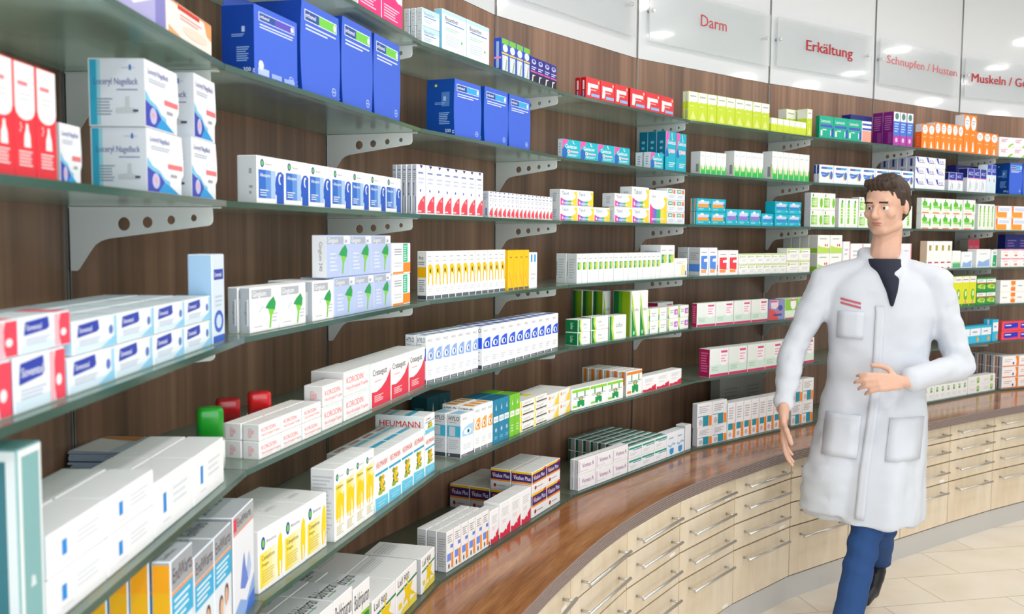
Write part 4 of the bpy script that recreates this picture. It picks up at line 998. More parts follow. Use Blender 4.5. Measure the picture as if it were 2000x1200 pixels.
def build_rows():
    jit = random.Random(11)
    for style, desc, s, k, u0, v, w, h, d, n, nd, nz, deep, z0 in ROWS:
        a, dr, nn, L = bay(k, s)
        nm, cat = style_type(style)
        me = carton_mesh(style, w - .0026, h - .0008, d - .0026)
        ang = math.atan2(dr.y, dr.x)
        if z0 == 0 and nz == 1:
            lev = ['']
        elif nz == 1:
            lev = ['']
        elif nz == 2:
            lev = [', lower layer', ', upper layer']
        else:
            lev = [', %s layer up' % ORD[i + 1] for i in range(nz)]
        for iz in range(nz):
            for iy in range(nd):
                for ix in range(n):
                    if iy and ix and not deep:
                        continue
                    c = a + dr * (u0 + w * (ix + .5)) + nn * (v + d * (iy + .5) + jit.uniform(0, .0012))
                    o = bpy.data.objects.new(nm, me)
                    C.objects.link(o)
                    o.location = (c.x, c.y, ZS[s] + .0004 + z0 + h * iz)
                    o.rotation_euler = (0, 0, ang + jit.uniform(-.004, .004))
                    lb = desc
                    if n > 1:
                        lb += ', %s from left' % ORD[ix + 1]
                    lb += lev[iz]
                    if nd > 1 and iy:
                        lb += ', %s row back' % ORD[iy + 1]
                    tail = ' on %s shelf' % SHN[s]
                    if len((lb + tail).replace('-', ' ').split()) <= 15:
                        lb += tail
                    tag(o, lb, cat, desc + ' set')
                    if style == 'ortho_a':
                        bm = bmesh.new()
                        add_box(bm, -w / 2 + .004, w / 2 - .004, 0.0, .0012, 0.0, .03, 0, Matrix.Translation((0, d / 2 - .006, h - .0008)) @ Matrix.Rotation(-.12, 4, 'X'))
                        obj('lid_flap', bm, FLAP, o)
    

# style, description, shelf, bay, start along the bay, setback, width, height, depth, across, deep, layers, all deep ones, lift
ROWS = [
    ('pink', 'pink and white carton', 0, 1, 0.5854, 0.012, 0.1422, 0.13, 0.06, 2, 1, 1, 0, 0.0),
    ('bepan_s', 'flat pale blue ointment carton', 0, 2, 0.0282, 0.012, 0.0948, 0.0469, 0.0194, 1, 3, 2, 0, 0.0),
    ('bepan_b', 'tall pale blue ointment carton', 0, 2, 0.1371, 0.012, 0.1428, 0.1142, 0.029, 2, 1, 1, 0, 0.0),
    ('brush', 'blue carton with clear window', 0, 2, 0.5031, 0.012, 0.0534, 0.1043, 0.0299, 4, 1, 1, 0, 0.0),
    ('dviolet', 'dark violet and black carton with pink line', 0, 2, 0.7188, 0.012, 0.0557, 0.0853, 0.04, 4, 1, 1, 0, 0.0),
    ('red', 'red throat-pastille carton', 0, 3, 0.1648, 0.012, 0.1027, 0.0786, 0.0256, 3, 2, 1, 0, 0.0),
    ('red', 'red pastille carton of the right-hand trio', 0, 3, 0.4888, 0.012, 0.122, 0.0787, 0.04, 3, 1, 1, 0, 0.0),
    ('lime_t', 'tall lime green carton with white top', 0, 4, 0.002, 0.012, 0.0681, 0.1276, 0.0171, 9, 2, 1, 0, 0.0),
    ('lime_s', 'small lime green carton with white top', 0, 4, 0.6301, 0.012, 0.0507, 0.0677, 0.04, 6, 1, 1, 0, 0.0),
    ('lime_t', 'lime carton standing behind the small lime ones', 0, 4, 0.8592, 0.08, 0.0856, 0.1358, 0.05, 2, 1, 1, 0, 0.0),
    ('lime_t', 'tall lime carton at the right end', 0, 4, 0.939, 0.012, 0.049, 0.1368, 0.06, 1, 1, 1, 0, 0.0),
    ('teal', 'bright teal and blue carton', 0, 5, 0.0521, 0.012, 0.1181, 0.1127, 0.0278, 3, 1, 1, 0, 0.0),
    ('salmon', 'narrow white and salmon carton', 0, 5, 0.4085, 0.012, 0.0831, 0.1111, 0.06, 1, 1, 1, 0, 0.0),
    ('navybk', 'navy carton behind the teal ones', 0, 5, 0.4297, 0.1, 0.0959, 0.1558, 0.06, 2, 1, 1, 0, 0.0),
    ('purple', 'white and blue carton with purple foot', 0, 5, 0.6863, 0.012, 0.0629, 0.1836, 0.066, 3, 2, 1, 0, 0.0),
    ('orange', 'orange carton with white oval top', 0, 6, 0.0645, 0.012, 0.0667, 0.1381, 0.0429, 2, 1, 1, 0, 0.0),
    ('orange', 'slim orange carton with white oval', 0, 6, 0.2006, 0.012, 0.0622, 0.1569, 0.06, 5, 1, 1, 0, 0.0),
    ('orange', 'tall orange carton', 0, 6, 0.5143, 0.012, 0.0721, 0.2251, 0.06, 2, 1, 1, 0, 0.0),
    ('orange', 'short orange carton with white round badge', 0, 6, 0.6615, 0.012, 0.0853, 0.1346, 0.06, 3, 1, 1, 0, 0.0),
    ('whpinkg', 'white carton with pink print and green swoosh', 0, 7, 0.01, 0.012, 0.1248, 0.0612, 0.06, 2, 1, 2, 0, 0.0),
    ('lilac', 'white and lilac carton cut by the top edge', 1, 0, 0.5482, 0.012, 0.1917, 0.13, 0.06, 1, 1, 1, 0, 0.0),
    ('apricot', 'white and apricot carton beside the lilac one', 1, 0, 0.7459, 0.012, 0.1979, 0.0566, 0.06, 1, 1, 1, 0, 0.0),
    ('ortho_a', 'open blue supplement box with violet name band', 1, 1, 0.125, 0.012, 0.167, 0.1278, 0.0687, 1, 1, 1, 0, 0.0),
    ('ortho_b', 'bulging blue supplement box with green name band', 1, 1, 0.3008, 0.012, 0.1906, 0.1773, 0.12, 1, 1, 1, 0, 0.0),
    ('ortho_b', 'blue box with green band at the row end', 1, 1, 0.4954, 0.012, 0.1794, 0.189, 0.12, 2, 1, 1, 0, 0.0),
    ('ortho_c', 'blue supplement box with sky-blue name band', 1, 2, 0.2018, 0.012, 0.1695, 0.1608, 0.0914, 1, 1, 1, 0, 0.0),
    ('ortho_c', 'sky-blue banded supplement box of the right pair', 1, 2, 0.3847, 0.012, 0.1703, 0.1656, 0.12, 2, 1, 1, 0, 0.0),
    ('gavi', 'turquoise and pink antacid carton', 1, 3, 0.0118, 0.012, 0.12, 0.0671, 0.0219, 4, 1, 1, 0, 0.0),
    ('gavi', 'small turquoise antacid carton before the tall ones', 1, 3, 0.6581, 0.012, 0.1144, 0.068, 0.0369, 1, 2, 1, 0, 0.0),
    ('gavi_t', 'tall turquoise and pink antacid carton', 1, 3, 0.786, 0.012, 0.0953, 0.1641, 0.0431, 2, 3, 1, 0, 0.0),
    ('grass', 'white carton with green grass print', 1, 4, 0.0945, 0.012, 0.0382, 0.0999, 0.0565, 5, 1, 1, 0, 0.0),
    ('grass', 'grass-print carton of the middle set', 1, 4, 0.3437, 0.012, 0.0462, 0.1178, 0.06, 5, 1, 1, 0, 0.0),
    ('grass', 'grass-print carton of the right set', 1, 4, 0.647, 0.012, 0.0468, 0.1346, 0.06, 7, 1, 1, 0, 0.0),
    ('wave', 'white carton with blue swirl', 1, 5, 0.0629, 0.012, 0.119, 0.0931, 0.0186, 7, 2, 1, 0, 0.0),
    ('acc', 'white carton with blue corner triangle', 1, 6, 0.014, 0.012, 0.1043, 0.0598, 0.055, 3, 4, 3, 0, 0.0),
    ('acc_b', 'short white carton with royal blue top', 1, 6, 0.3691, 0.012, 0.0801, 0.1077, 0.06, 2, 1, 1, 0, 0.0),
    ('acc_b', 'white carton with royal blue top', 1, 6, 0.5761, 0.012, 0.0742, 0.1411, 0.06, 3, 1, 1, 0, 0.0),
    ('acc_c', 'pale blue carton with royal blue top', 1, 6, 0.8048, 0.012, 0.0563, 0.1734, 0.06, 2, 1, 1, 0, 0.0),
    ('navybk', 'dark violet carton behind the blue-topped ones', 1, 6, 0.6056, 0.1, 0.0991, 0.1653, 0.06, 3, 1, 1, 0, 0.0),
    ('ortho_c', 'blue supplement box at the far right', 1, 7, 0.1102, 0.012, 0.1216, 0.1928, 0.12, 2, 1, 1, 0, 0.0),
    ('redspray', 'red spray carton with scalloped white top', 2, 0, 0.2733, 0.012, 0.0453, 0.116, 0.09, 3, 1, 1, 0, 0.0),
    ('lacer', 'nail-lacquer carton half hidden behind the red ones', 2, 0, 0.492, 0.05, 0.0588, 0.0738, 0.1, 1, 1, 1, 0, 0.0),
    ('lacer', 'white and blue nail-lacquer carton, lower left', 2, 0, 0.6576, 0.012, 0.1461, 0.0867, 0.077, 1, 1, 1, 0, 0.0),
    ('lacer', 'white and blue nail-lacquer carton, lower right', 2, 0, 0.8356, 0.012, 0.1287, 0.0928, 0.1, 1, 1, 1, 0, 0.0),
    ('lacer', 'white and blue nail-lacquer carton, upper left', 2, 0, 0.6535, 0.012, 0.1329, 0.0899, 0.077, 1, 1, 1, 0, 0.0867),
    ('lacer', 'white and blue nail-lacquer carton, upper right', 2, 0, 0.8521, 0.012, 0.1121, 0.0984, 0.1, 1, 1, 1, 0, 0.0928),
    ('allu', 'white carton with blue panel and head silhouette', 2, 1, 0.1266, 0.012, 0.1043, 0.0867, 0.0427, 7, 1, 1, 0, 0.0),
    ('alop', 'tall white carton with red fingertip', 2, 2, 0.002, 0.012, 0.0481, 0.1326, 0.0158, 8, 5, 1, 0, 0.0),
    ('alop', 'small white carton with red fingertip', 2, 2, 0.4227, 0.012, 0.0309, 0.0806, 0.035, 16, 1, 1, 0, 0.0),
    ('talcid', 'white rainbow-band carton, lower left pile', 2, 3, 0.004, 0.012, 0.1143, 0.0551, 0.05, 3, 1, 1, 0, 0.0),
    ('talcid', 'white rainbow-band carton, upper left pile', 2, 3, 0.004, 0.012, 0.1118, 0.0578, 0.05, 2, 1, 1, 0, 0.0551),
    ('talcid', 'white rainbow-band carton, lower right pile', 2, 3, 0.3808, 0.012, 0.1362, 0.0603, 0.0322, 2, 1, 1, 0, 0.0),
    ('talcid', 'rainbow-band carton topping the right pile', 2, 3, 0.3791, 0.012, 0.1301, 0.053, 0.06, 1, 1, 1, 0, 0.0603),
    ('talcid', 'tallest upper rainbow-band carton of right pile', 2, 3, 0.5132, 0.012, 0.1378, 0.0845, 0.06, 1, 1, 1, 0, 0.0603),
    ('talcid_t', 'upright carton with broad rainbow stripes', 2, 3, 0.6575, 0.012, 0.151, 0.1388, 0.07, 1, 1, 1, 0, 0.0),
    ('greenred', 'white carton with green and red marks', 2, 3, 0.8131, 0.012, 0.0804, 0.0506, 0.06, 2, 1, 3, 0, 0.0),
    ('tealor', 'turquoise carton with orange band', 2, 4, 0.0731, 0.012, 0.1085, 0.0586, 0.0198, 2, 2, 2, 0, 0.0),
    ('tealvi', 'turquoise carton with violet band', 2, 4, 0.292, 0.012, 0.092, 0.0753, 0.05, 3, 1, 1, 0, 0.0),
    ('tealbl', 'lone turquoise carton with blue band', 2, 4, 0.5723, 0.012, 0.098, 0.0601, 0.05, 1, 1, 1, 0, 0.0),
    ('tealbl', 'turquoise carton with blue band', 2, 4, 0.6834, 0.012, 0.1142, 0.0607, 0.06, 2, 1, 2, 0, 0.0),
    ('leaf', 'white carton with green leaf panel', 2, 5, 0.003, 0.012, 0.1004, 0.0869, 0.043, 2, 1, 2, 0, 0.0),
    ('gtall', 'slim white carton with tall green stripe', 2, 5, 0.2337, 0.012, 0.0554, 0.1522, 0.05, 3, 1, 1, 0, 0.0),
    ('leaf', 'green panel carton beside the walking person', 2, 5, 0.4043, 0.012, 0.1028, 0.0812, 0.05, 2, 1, 2, 0, 0.0),
    ('gtall', 'slim green striped carton behind the person', 2, 5, 0.6852, 0.012, 0.0703, 0.1262, 0.05, 3, 1, 1, 0, 0.0),
    ('leafor', 'white carton with green leaf and orange foot', 2, 6, 0.0906, 0.012, 0.1112, 0.0882, 0.034, 4, 1, 2, 0, 0.0),
    ('leafor', 'leaf and orange carton set slightly apart', 2, 6, 0.5471, 0.012, 0.1364, 0.0889, 0.05, 1, 1, 2, 0, 0.0),
    ('gtall', 'slim white carton with green figure', 2, 6, 0.7198, 0.012, 0.0494, 0.1581, 0.05, 4, 1, 1, 0, 0.0),
    ('orangew', 'orange and white carton', 2, 7, 0.006, 0.012, 0.1394, 0.0754, 0.06, 2, 1, 2, 0, 0.0),
    ('soven_r', 'lower pale blue gel carton with red end', 3, 0, 0.141, 0.012, 0.1061, 0.0549, 0.05, 2, 1, 1, 0, 0.0),
    ('soven_r', 'upper pale blue gel carton with red end', 3, 0, 0.153, 0.012, 0.1069, 0.0367, 0.05, 2, 1, 1, 0, 0.0549),
    ('soven', 'lower pale blue gel carton', 3, 0, 0.3579, 0.012, 0.1184, 0.0407, 0.055, 4, 3, 1, 1, 0.0),
    ('soven', 'upper pale blue gel carton', 3, 0, 0.3708, 0.012, 0.1145, 0.0375, 0.055, 4, 3, 1, 1, 0.0407),
    ('soven_t', 'upright pale blue carton', 3, 0, 0.8366, 0.012, 0.063, 0.1405, 0.0403, 1, 1, 1, 0, 0.0),
    ('ging_w', 'white carton with green ginkgo leaf', 3, 1, 0.0415, 0.012, 0.108, 0.0804, 0.0224, 2, 2, 1, 1, 0.0),
    ('ging_w', 'white ginkgo carton beside the blue ones', 3, 1, 0.2845, 0.012, 0.1004, 0.0803, 0.1, 1, 1, 1, 0, 0.0),
    ('ging_b', 'lower pale blue carton with ginkgo leaf', 3, 1, 0.3874, 0.012, 0.1068, 0.0831, 0.08, 3, 1, 1, 0, 0.0),
    ('ging_b', 'upper pale blue carton with ginkgo leaf', 3, 1, 0.3517, 0.012, 0.1189, 0.0882, 0.036, 3, 1, 1, 0, 0.0831),
    ('orgr', 'white carton with green bar and orange corner', 3, 1, 0.7181, 0.012, 0.1251, 0.0764, 0.05, 1, 1, 2, 0, 0.0),
    ('allergo', 'white carton with yellow drop', 3, 2, 0.002, 0.012, 0.0399, 0.13, 0.0316, 12, 1, 1, 0, 0.0),
    ('allergo_y', 'slim yellow carton', 3, 2, 0.5009, 0.012, 0.039, 0.1275, 0.05, 4, 1, 1, 0, 0.0),
    ('bluew', 'narrow white carton with two blue bars', 3, 2, 0.6591, 0.012, 0.0638, 0.1192, 0.05, 1, 1, 1, 0, 0.0),
    ('whgreen', 'white carton with green and yellow picture', 3, 3, 0.0716, 0.012, 0.0371, 0.1092, 0.0469, 17, 2, 1, 0, 0.0),
    ('whgreen', 'taller white carton with green picture', 3, 3, 0.7051, 0.012, 0.0625, 0.1383, 0.1, 2, 1, 1, 0, 0.0),
    ('smally', 'low white carton with yellow patch', 3, 3, 0.8348, 0.012, 0.1146, 0.0816, 0.05, 1, 1, 1, 0, 0.0),
    ('bluemed', 'white carton with blue figure', 3, 4, 0.0668, 0.012, 0.0629, 0.1261, 0.0643, 2, 2, 1, 0, 0.0),
    ('redmed', 'white carton with red figure', 3, 4, 0.2001, 0.012, 0.0754, 0.1142, 0.07, 2, 1, 1, 0, 0.0),
    ('limew', 'small white carton with lime stripe', 3, 4, 0.3588, 0.012, 0.0643, 0.0485, 0.06, 6, 1, 2, 0, 0.0),
    ('limew', 'lime striped carton of the higher stack', 3, 4, 0.7489, 0.012, 0.1028, 0.0608, 0.06, 2, 1, 2, 0, 0.0),
    ('dots', 'white and lime carton with two red drops', 3, 5, 0.029, 0.012, 0.1007, 0.0939, 0.055, 2, 4, 2, 0, 0.0),
    ('whpink', 'narrow white carton with pink edge', 3, 5, 0.239, 0.012, 0.0607, 0.1548, 0.06, 1, 1, 1, 0, 0.0),
    ('whpink', 'low white carton with pink edge', 3, 5, 0.3041, 0.012, 0.1107, 0.1443, 0.06, 5, 1, 1, 0, 0.0),
    ('beige', 'white carton with tiny picture and maroon foot', 3, 6, 0.1165, 0.012, 0.0674, 0.1593, 0.0462, 4, 1, 1, 0, 0.0),
    ('whgr', 'white carton with green foot', 3, 6, 0.3918, 0.012, 0.0917, 0.1036, 0.06, 1, 1, 1, 0, 0.0),
    ('whblue', 'white carton with blue wave', 3, 6, 0.4951, 0.012, 0.1234, 0.0972, 0.06, 1, 1, 1, 0, 0.0),
    ('whblue', 'wider white carton with blue wave', 3, 6, 0.6664, 0.012, 0.1651, 0.1117, 0.06, 1, 1, 1, 0, 0.0),
    ('green3', 'white carton with emerald green panel', 3, 6, 0.844, 0.012, 0.0708, 0.1081, 0.06, 1, 1, 1, 0, 0.0),
    ('redtop', 'red topped carton behind the wave ones', 3, 6, 0.7892, 0.13, 0.0683, 0.1725, 0.06, 2, 1, 1, 0, 0.0),
    ('whor', 'white carton with pink and orange marks', 3, 7, 0.0315, 0.012, 0.0851, 0.0555, 0.06, 3, 1, 2, 0, 0.0),
    ('navybk', 'royal blue carton at the back', 3, 7, 0.2404, 0.15, 0.1203, 0.2034, 0.06, 2, 1, 1, 0, 0.0),
    ('tealtall', 'tall dark teal carton with white edges', 4, 0, 0.2478, 0.012, 0.0492, 0.1945, 0.1, 1, 1, 1, 0, 0.0),
    ('bluestr', 'lower white carton with small blue bar', 4, 0, 0.3002, 0.012, 0.1416, 0.0477, 0.06, 2, 2, 1, 1, 0.0),
    ('bluestr', 'upper white carton with small blue bar', 4, 0, 0.303, 0.012, 0.1415, 0.0467, 0.06, 2, 2, 1, 1, 0.0477),
    ('bluestr', 'single white carton with small blue bar', 4, 0, 0.5853, 0.012, 0.1488, 0.0743, 0.06, 2, 2, 1, 1, 0.0),
    ('koro', 'lower small white carton with red drops lettering', 4, 1, 0.0678, 0.012, 0.0848, 0.0329, 0.0356, 3, 2, 1, 1, 0.0),
    ('koro', 'upper small white carton with red drops lettering', 4, 1, 0.0687, 0.012, 0.0847, 0.0308, 0.0356, 3, 2, 1, 1, 0.0329),
    ('koro', 'medium white red-lettered carton below', 4, 1, 0.3271, 0.012, 0.1008, 0.0491, 0.06, 1, 1, 1, 0, 0.0),
    ('koro', 'medium white red-lettered carton on top', 4, 1, 0.3279, 0.012, 0.1007, 0.0436, 0.045, 1, 1, 1, 0, 0.0491),
    ('koro', 'large white red-lettered carton', 4, 1, 0.4332, 0.012, 0.1449, 0.0532, 0.08, 1, 1, 2, 0, 0.0),
    ('crat', 'white and crimson heart-remedy carton', 4, 1, 0.5842, 0.012, 0.1245, 0.1045, 0.08, 3, 1, 1, 0, 0.0),
    ('hylo_l', 'eye-drop carton with pale blue eye', 4, 2, 0.002, 0.012, 0.0429, 0.1324, 0.0349, 7, 2, 1, 1, 0.0),
    ('hylo_b', 'eye-drop carton with vivid blue eye square', 4, 2, 0.3254, 0.012, 0.0584, 0.1304, 0.045, 10, 2, 1, 1, 0.0),
    ('lefax_t', 'tall dark green carton at the back', 4, 3, 0.4498, 0.13, 0.0595, 0.18, 0.05, 1, 3, 1, 0, 0.0),
    ('lefax_t', 'tall white and bright green carton', 4, 3, 0.4695, 0.012, 0.0686, 0.1839, 0.0869, 2, 1, 1, 0, 0.0),
    ('lefax', 'left small white and green carton', 4, 3, 0.0833, 0.012, 0.087, 0.0479, 0.0581, 1, 1, 2, 0, 0.0),
    ('lefax', 'middle small white and green carton', 4, 3, 0.1739, 0.012, 0.1242, 0.0497, 0.05, 1, 1, 2, 0, 0.0),
    ('lefax', 'single larger white and green carton', 4, 3, 0.3019, 0.012, 0.1315, 0.0951, 0.05, 1, 1, 1, 0, 0.0),
    ('lefax_s', 'small pale white and lime carton', 4, 3, 0.6109, 0.012, 0.0796, 0.0525, 0.05, 2, 1, 2, 0, 0.0),
    ('lefax_p', 'small green carton with violet square', 4, 3, 0.7747, 0.012, 0.0982, 0.0522, 0.05, 2, 1, 2, 0, 0.0),
    ('mag', 'pale green and magenta carton behind the violet ones', 4, 3, 0.8527, 0.1, 0.1425, 0.1135, 0.06, 1, 1, 1, 0, 0.0),
    ('mag', 'pale green carton with magenta side', 4, 4, 0.0526, 0.012, 0.1365, 0.1069, 0.031, 4, 1, 1, 0, 0.0),
    ('mag_art', 'carton with red and blue berry picture', 4, 4, 0.603, 0.012, 0.1348, 0.0989, 0.06, 1, 1, 1, 0, 0.0),
    ('mag_g', 'green topped carton with magenta base', 4, 4, 0.7423, 0.012, 0.1207, 0.101, 0.06, 2, 1, 1, 0, 0.0),
    ('yelgreen', 'yellow and green herbal carton', 4, 6, 0.3526, 0.012, 0.0816, 0.1787, 0.06, 4, 1, 1, 0, 0.0),
    ('greenyel', 'green carton with white name band', 4, 6, 0.6851, 0.012, 0.1148, 0.083, 0.06, 2, 1, 2, 0, 0.0),
    ('whorange', 'white carton with orange squares', 4, 7, 0.0368, 0.012, 0.1374, 0.0724, 0.06, 2, 1, 2, 0, 0.0),
    ('endw', 'wart-remedy carton with yellow sides', 5, 0, 0.5633, 0.012, 0.086, 0.205, 0.0279, 1, 4, 1, 0, 0.0),
    ('endw', 'wart-remedy carton with couple picture', 5, 0, 0.6525, 0.012, 0.0867, 0.1797, 0.08, 2, 1, 1, 0, 0.0),
    ('endw_t', 'tall wart-remedy carton with icy print', 5, 0, 0.8342, 0.012, 0.1195, 0.1814, 0.12, 1, 1, 1, 0, 0.0),
    ('cane', 'wide white carton with yellow panel and figure', 5, 1, 0.0233, 0.02, 0.0921, 0.1116, 0.15, 3, 1, 1, 0, 0.0),
    ('cane_t', 'tall white carton with yellow figure', 5, 1, 0.3188, 0.012, 0.0527, 0.1514, 0.0564, 4, 1, 1, 0, 0.0),
    ('heum', 'white and sky-blue tea box with flower picture', 5, 1, 0.5325, 0.012, 0.0836, 0.1298, 0.12, 4, 1, 1, 0, 0.0),
    ('heum', 'tea box at the end, below the top one', 5, 1, 0.8708, 0.012, 0.0809, 0.109, 0.14, 1, 1, 1, 0, 0.0),
    ('heum', 'tea box lying on top of the row', 5, 1, 0.8708, 0.012, 0.0809, 0.0493, 0.14, 1, 1, 1, 0, 0.109),
    ('hylo_c', 'eye-drop carton with light blue band', 5, 2, 0.1412, 0.012, 0.0802, 0.1247, 0.0476, 1, 2, 1, 0, 0.0),
    ('hylo_o', 'eye-drop carton with orange eye', 5, 2, 0.2246, 0.012, 0.039, 0.1346, 0.055, 3, 2, 1, 1, 0.0),
    ('hylo_t', 'teal eye-gel carton with white band', 5, 2, 0.3434, 0.012, 0.0378, 0.1343, 0.055, 3, 2, 1, 1, 0.0),
    ('hylo_g', 'green eye-gel carton with white band', 5, 2, 0.4587, 0.012, 0.0366, 0.1326, 0.055, 2, 2, 1, 1, 0.0),
    ('tealdark', 'dark teal carton at the back', 5, 2, 0.3433, 0.24, 0.0748, 0.1256, 0.06, 2, 1, 1, 0, 0.0),
    ('yelgray', 'flat white and yellow carton with gray stripe', 5, 2, 0.5358, 0.012, 0.1064, 0.025, 0.06, 2, 1, 4, 0, 0.0),
    ('yelwh', 'white carton with yellow streak', 5, 2, 0.7508, 0.012, 0.1051, 0.0447, 0.12, 2, 1, 2, 0, 0.0),
    ('bunny', 'white and green carton with plant figure', 5, 3, 0.003, 0.012, 0.1211, 0.0777, 0.06, 3, 1, 1, 0, 0.0),
    ('bunny_o', 'white carton with plant figure and orange top', 5, 3, 0.3902, 0.012, 0.1256, 0.0997, 0.035, 1, 6, 1, 0, 0.0),
    ('redwave', 'white carton with red wave foot', 5, 3, 0.52, 0.012, 0.113, 0.0648, 0.05, 3, 1, 1, 0, 0.0),
    ('mag', 'pale green and magenta carton', 5, 4, 0.1133, 0.012, 0.1426, 0.127, 0.0622, 6, 1, 1, 0, 0.0),
    ('ltblue', 'sky blue carton with white band', 5, 6, 0.3199, 0.012, 0.1272, 0.105, 0.06, 4, 1, 1, 0, 0.0),
    ('ltblue', 'tall sky blue carton', 5, 6, 0.8413, 0.012, 0.071, 0.1339, 0.06, 1, 1, 1, 0, 0.0),
    ('redblue', 'red and blue carton', 5, 7, 0.0271, 0.012, 0.1492, 0.0584, 0.06, 2, 1, 2, 0, 0.0),
    ('baldr', 'flat white sleep-aid carton with green front', 6, 1, 0.0299, 0.012, 0.0939, 0.1832, 0.1, 4, 2, 1, 1, 0.0),
    ('baldr', 'white sleep-aid carton with green front, taller', 6, 1, 0.4109, 0.012, 0.0915, 0.1705, 0.1, 1, 2, 1, 1, 0.0),
    ('laif', 'white carton with yellow flower', 6, 1, 0.5144, 0.012, 0.1486, 0.1059, 0.13, 2, 2, 1, 1, 0.0),
    ('laif', 'white carton with yellow flower at the end', 6, 1, 0.8429, 0.012, 0.1088, 0.0957, 0.16, 1, 1, 1, 0, 0.0),
    ('allergo_o', 'white carton with blue and orange blocks', 6, 2, 0.0605, 0.012, 0.0432, 0.1144, 0.0323, 6, 3, 1, 1, 0.0),
    ('redwave', 'narrow white carton with red wave', 6, 2, 0.3264, 0.012, 0.0591, 0.1038, 0.05, 1, 1, 1, 0, 0.0),
    ('redwave', 'white carton with red wave and white hearts', 6, 2, 0.3926, 0.012, 0.0774, 0.1105, 0.06, 3, 1, 1, 0, 0.0),
    ('vita', 'lower white, violet and yellow vitamin carton', 6, 2, 0.6329, 0.012, 0.1204, 0.0823, 0.078, 2, 4, 1, 1, 0.0),
    ('vita', 'upper white, violet and yellow vitamin carton', 6, 2, 0.6313, 0.012, 0.1201, 0.0719, 0.078, 2, 2, 1, 1, 0.0823),
    ('vomex', 'white carton with purple lettering', 6, 3, 0.0531, 0.012, 0.1195, 0.0575, 0.0201, 3, 2, 2, 1, 0.0),
    ('tealst', 'white carton with teal top stripe', 6, 3, 0.4155, 0.012, 0.1068, 0.0505, 0.036, 3, 8, 2, 1, 0.0),
    ('bluewv', 'white carton with blue zigzag', 6, 3, 0.7406, 0.012, 0.0777, 0.1014, 0.05, 2, 1, 1, 0, 0.0),
    ('whplain', 'plain white carton with gray edge', 6, 3, 0.9033, 0.012, 0.0566, 0.111, 0.05, 1, 1, 1, 0, 0.0),
    ('tealo', 'lower white carton with teal and orange blocks', 6, 4, 0.0357, 0.012, 0.1089, 0.0825, 0.0311, 2, 1, 1, 0, 0.0),
    ('tealo', 'upper white carton with teal and orange blocks', 6, 4, 0.0329, 0.012, 0.1086, 0.1099, 0.031, 2, 1, 1, 0, 0.0825),
    ('tealo_t', 'upright white carton with teal and orange blocks', 6, 4, 0.2573, 0.012, 0.0621, 0.1698, 0.06, 8, 1, 1, 0, 0.0),
    ('tealo', 'teal and orange carton behind the hanging hand', 6, 4, 0.7764, 0.012, 0.0997, 0.112, 0.06, 2, 1, 2, 0, 0.0),
    ('grayback', 'plain gray carton at the back', 6, 4, 0.4498, 0.2, 0.1824, 0.2453, 0.06, 2, 1, 1, 0, 0.0),
    ('whgreen2', 'tall white carton with green mark', 6, 6, 0.0795, 0.012, 0.0618, 0.0857, 0.06, 8, 1, 1, 0, 0.0),
    ('whlow', 'low white carton with green square', 6, 6, 0.5802, 0.012, 0.1627, 0.0511, 0.06, 2, 1, 2, 0, 0.0),
    ('orwhite', 'white carton with orange corners', 6, 7, 0.0464, 0.012, 0.1499, 0.0675, 0.06, 2, 4, 3, 0, 0.0),
]
build_rows()
# ------------------------------------------------------------------ bottles and leaflets on the fifth shelf

def rounded_box(bm, w, d, z0, z1, r, seg=5, top_r=0.0):
    pts = []
    for cx, cy, a0 in ((w / 2 - r, d / 2 - r, 0), (-w / 2 + r, d / 2 - r, 90), (-w / 2 + r, -d / 2 + r, 180), (w / 2 - r, -d / 2 + r, 270)):
        for i in range(seg + 1):
            t = math.radians(a0 + 90 * i / seg)
            pts.append((cx + r * math.cos(t), cy + r * math.sin(t)))
    lv = [(z0, 0.0)] + ([(z1 - top_r, 0.0), (z1 - top_r * .3, top_r * .25), (z1, top_r)] if top_r else [(z1, 0.0)])
    rings = [[bm.verts.new((x * (1 - 2 * o / w), y * (1 - 2 * o / d), z)) for x, y in pts] for z, o in lv]
    n = len(pts)
    for A, B in zip(rings[:-1], rings[1:]):
        for i in range(n):
            bm.faces.new((A[i], A[(i + 1) % n], B[(i + 1) % n], B[i])).smooth = True
    bm.faces.new(rings[0][::-1])
    bm.faces.new(rings[-1])


def bottle(x, y, ang, hh, cap, label, capn):
    t = empty('bottle', (x, y, ZS[4] + .0005), ang)
    bm = bmesh.new()
    rounded_box(bm, .048, .034, 0, .048, .010)
    obj('body', bm, mat('bottle_white', '#e9e9e6', .35), t)
    bm = bmesh.new()
    rounded_box(bm, .044, .032, .0485, hh, .010, 6, .006)
    obj('cap', bm, mat(capn, cap, .25, 0, .5), t)
    tag(t, label, 'bottle', 'gel bottles with coloured caps')


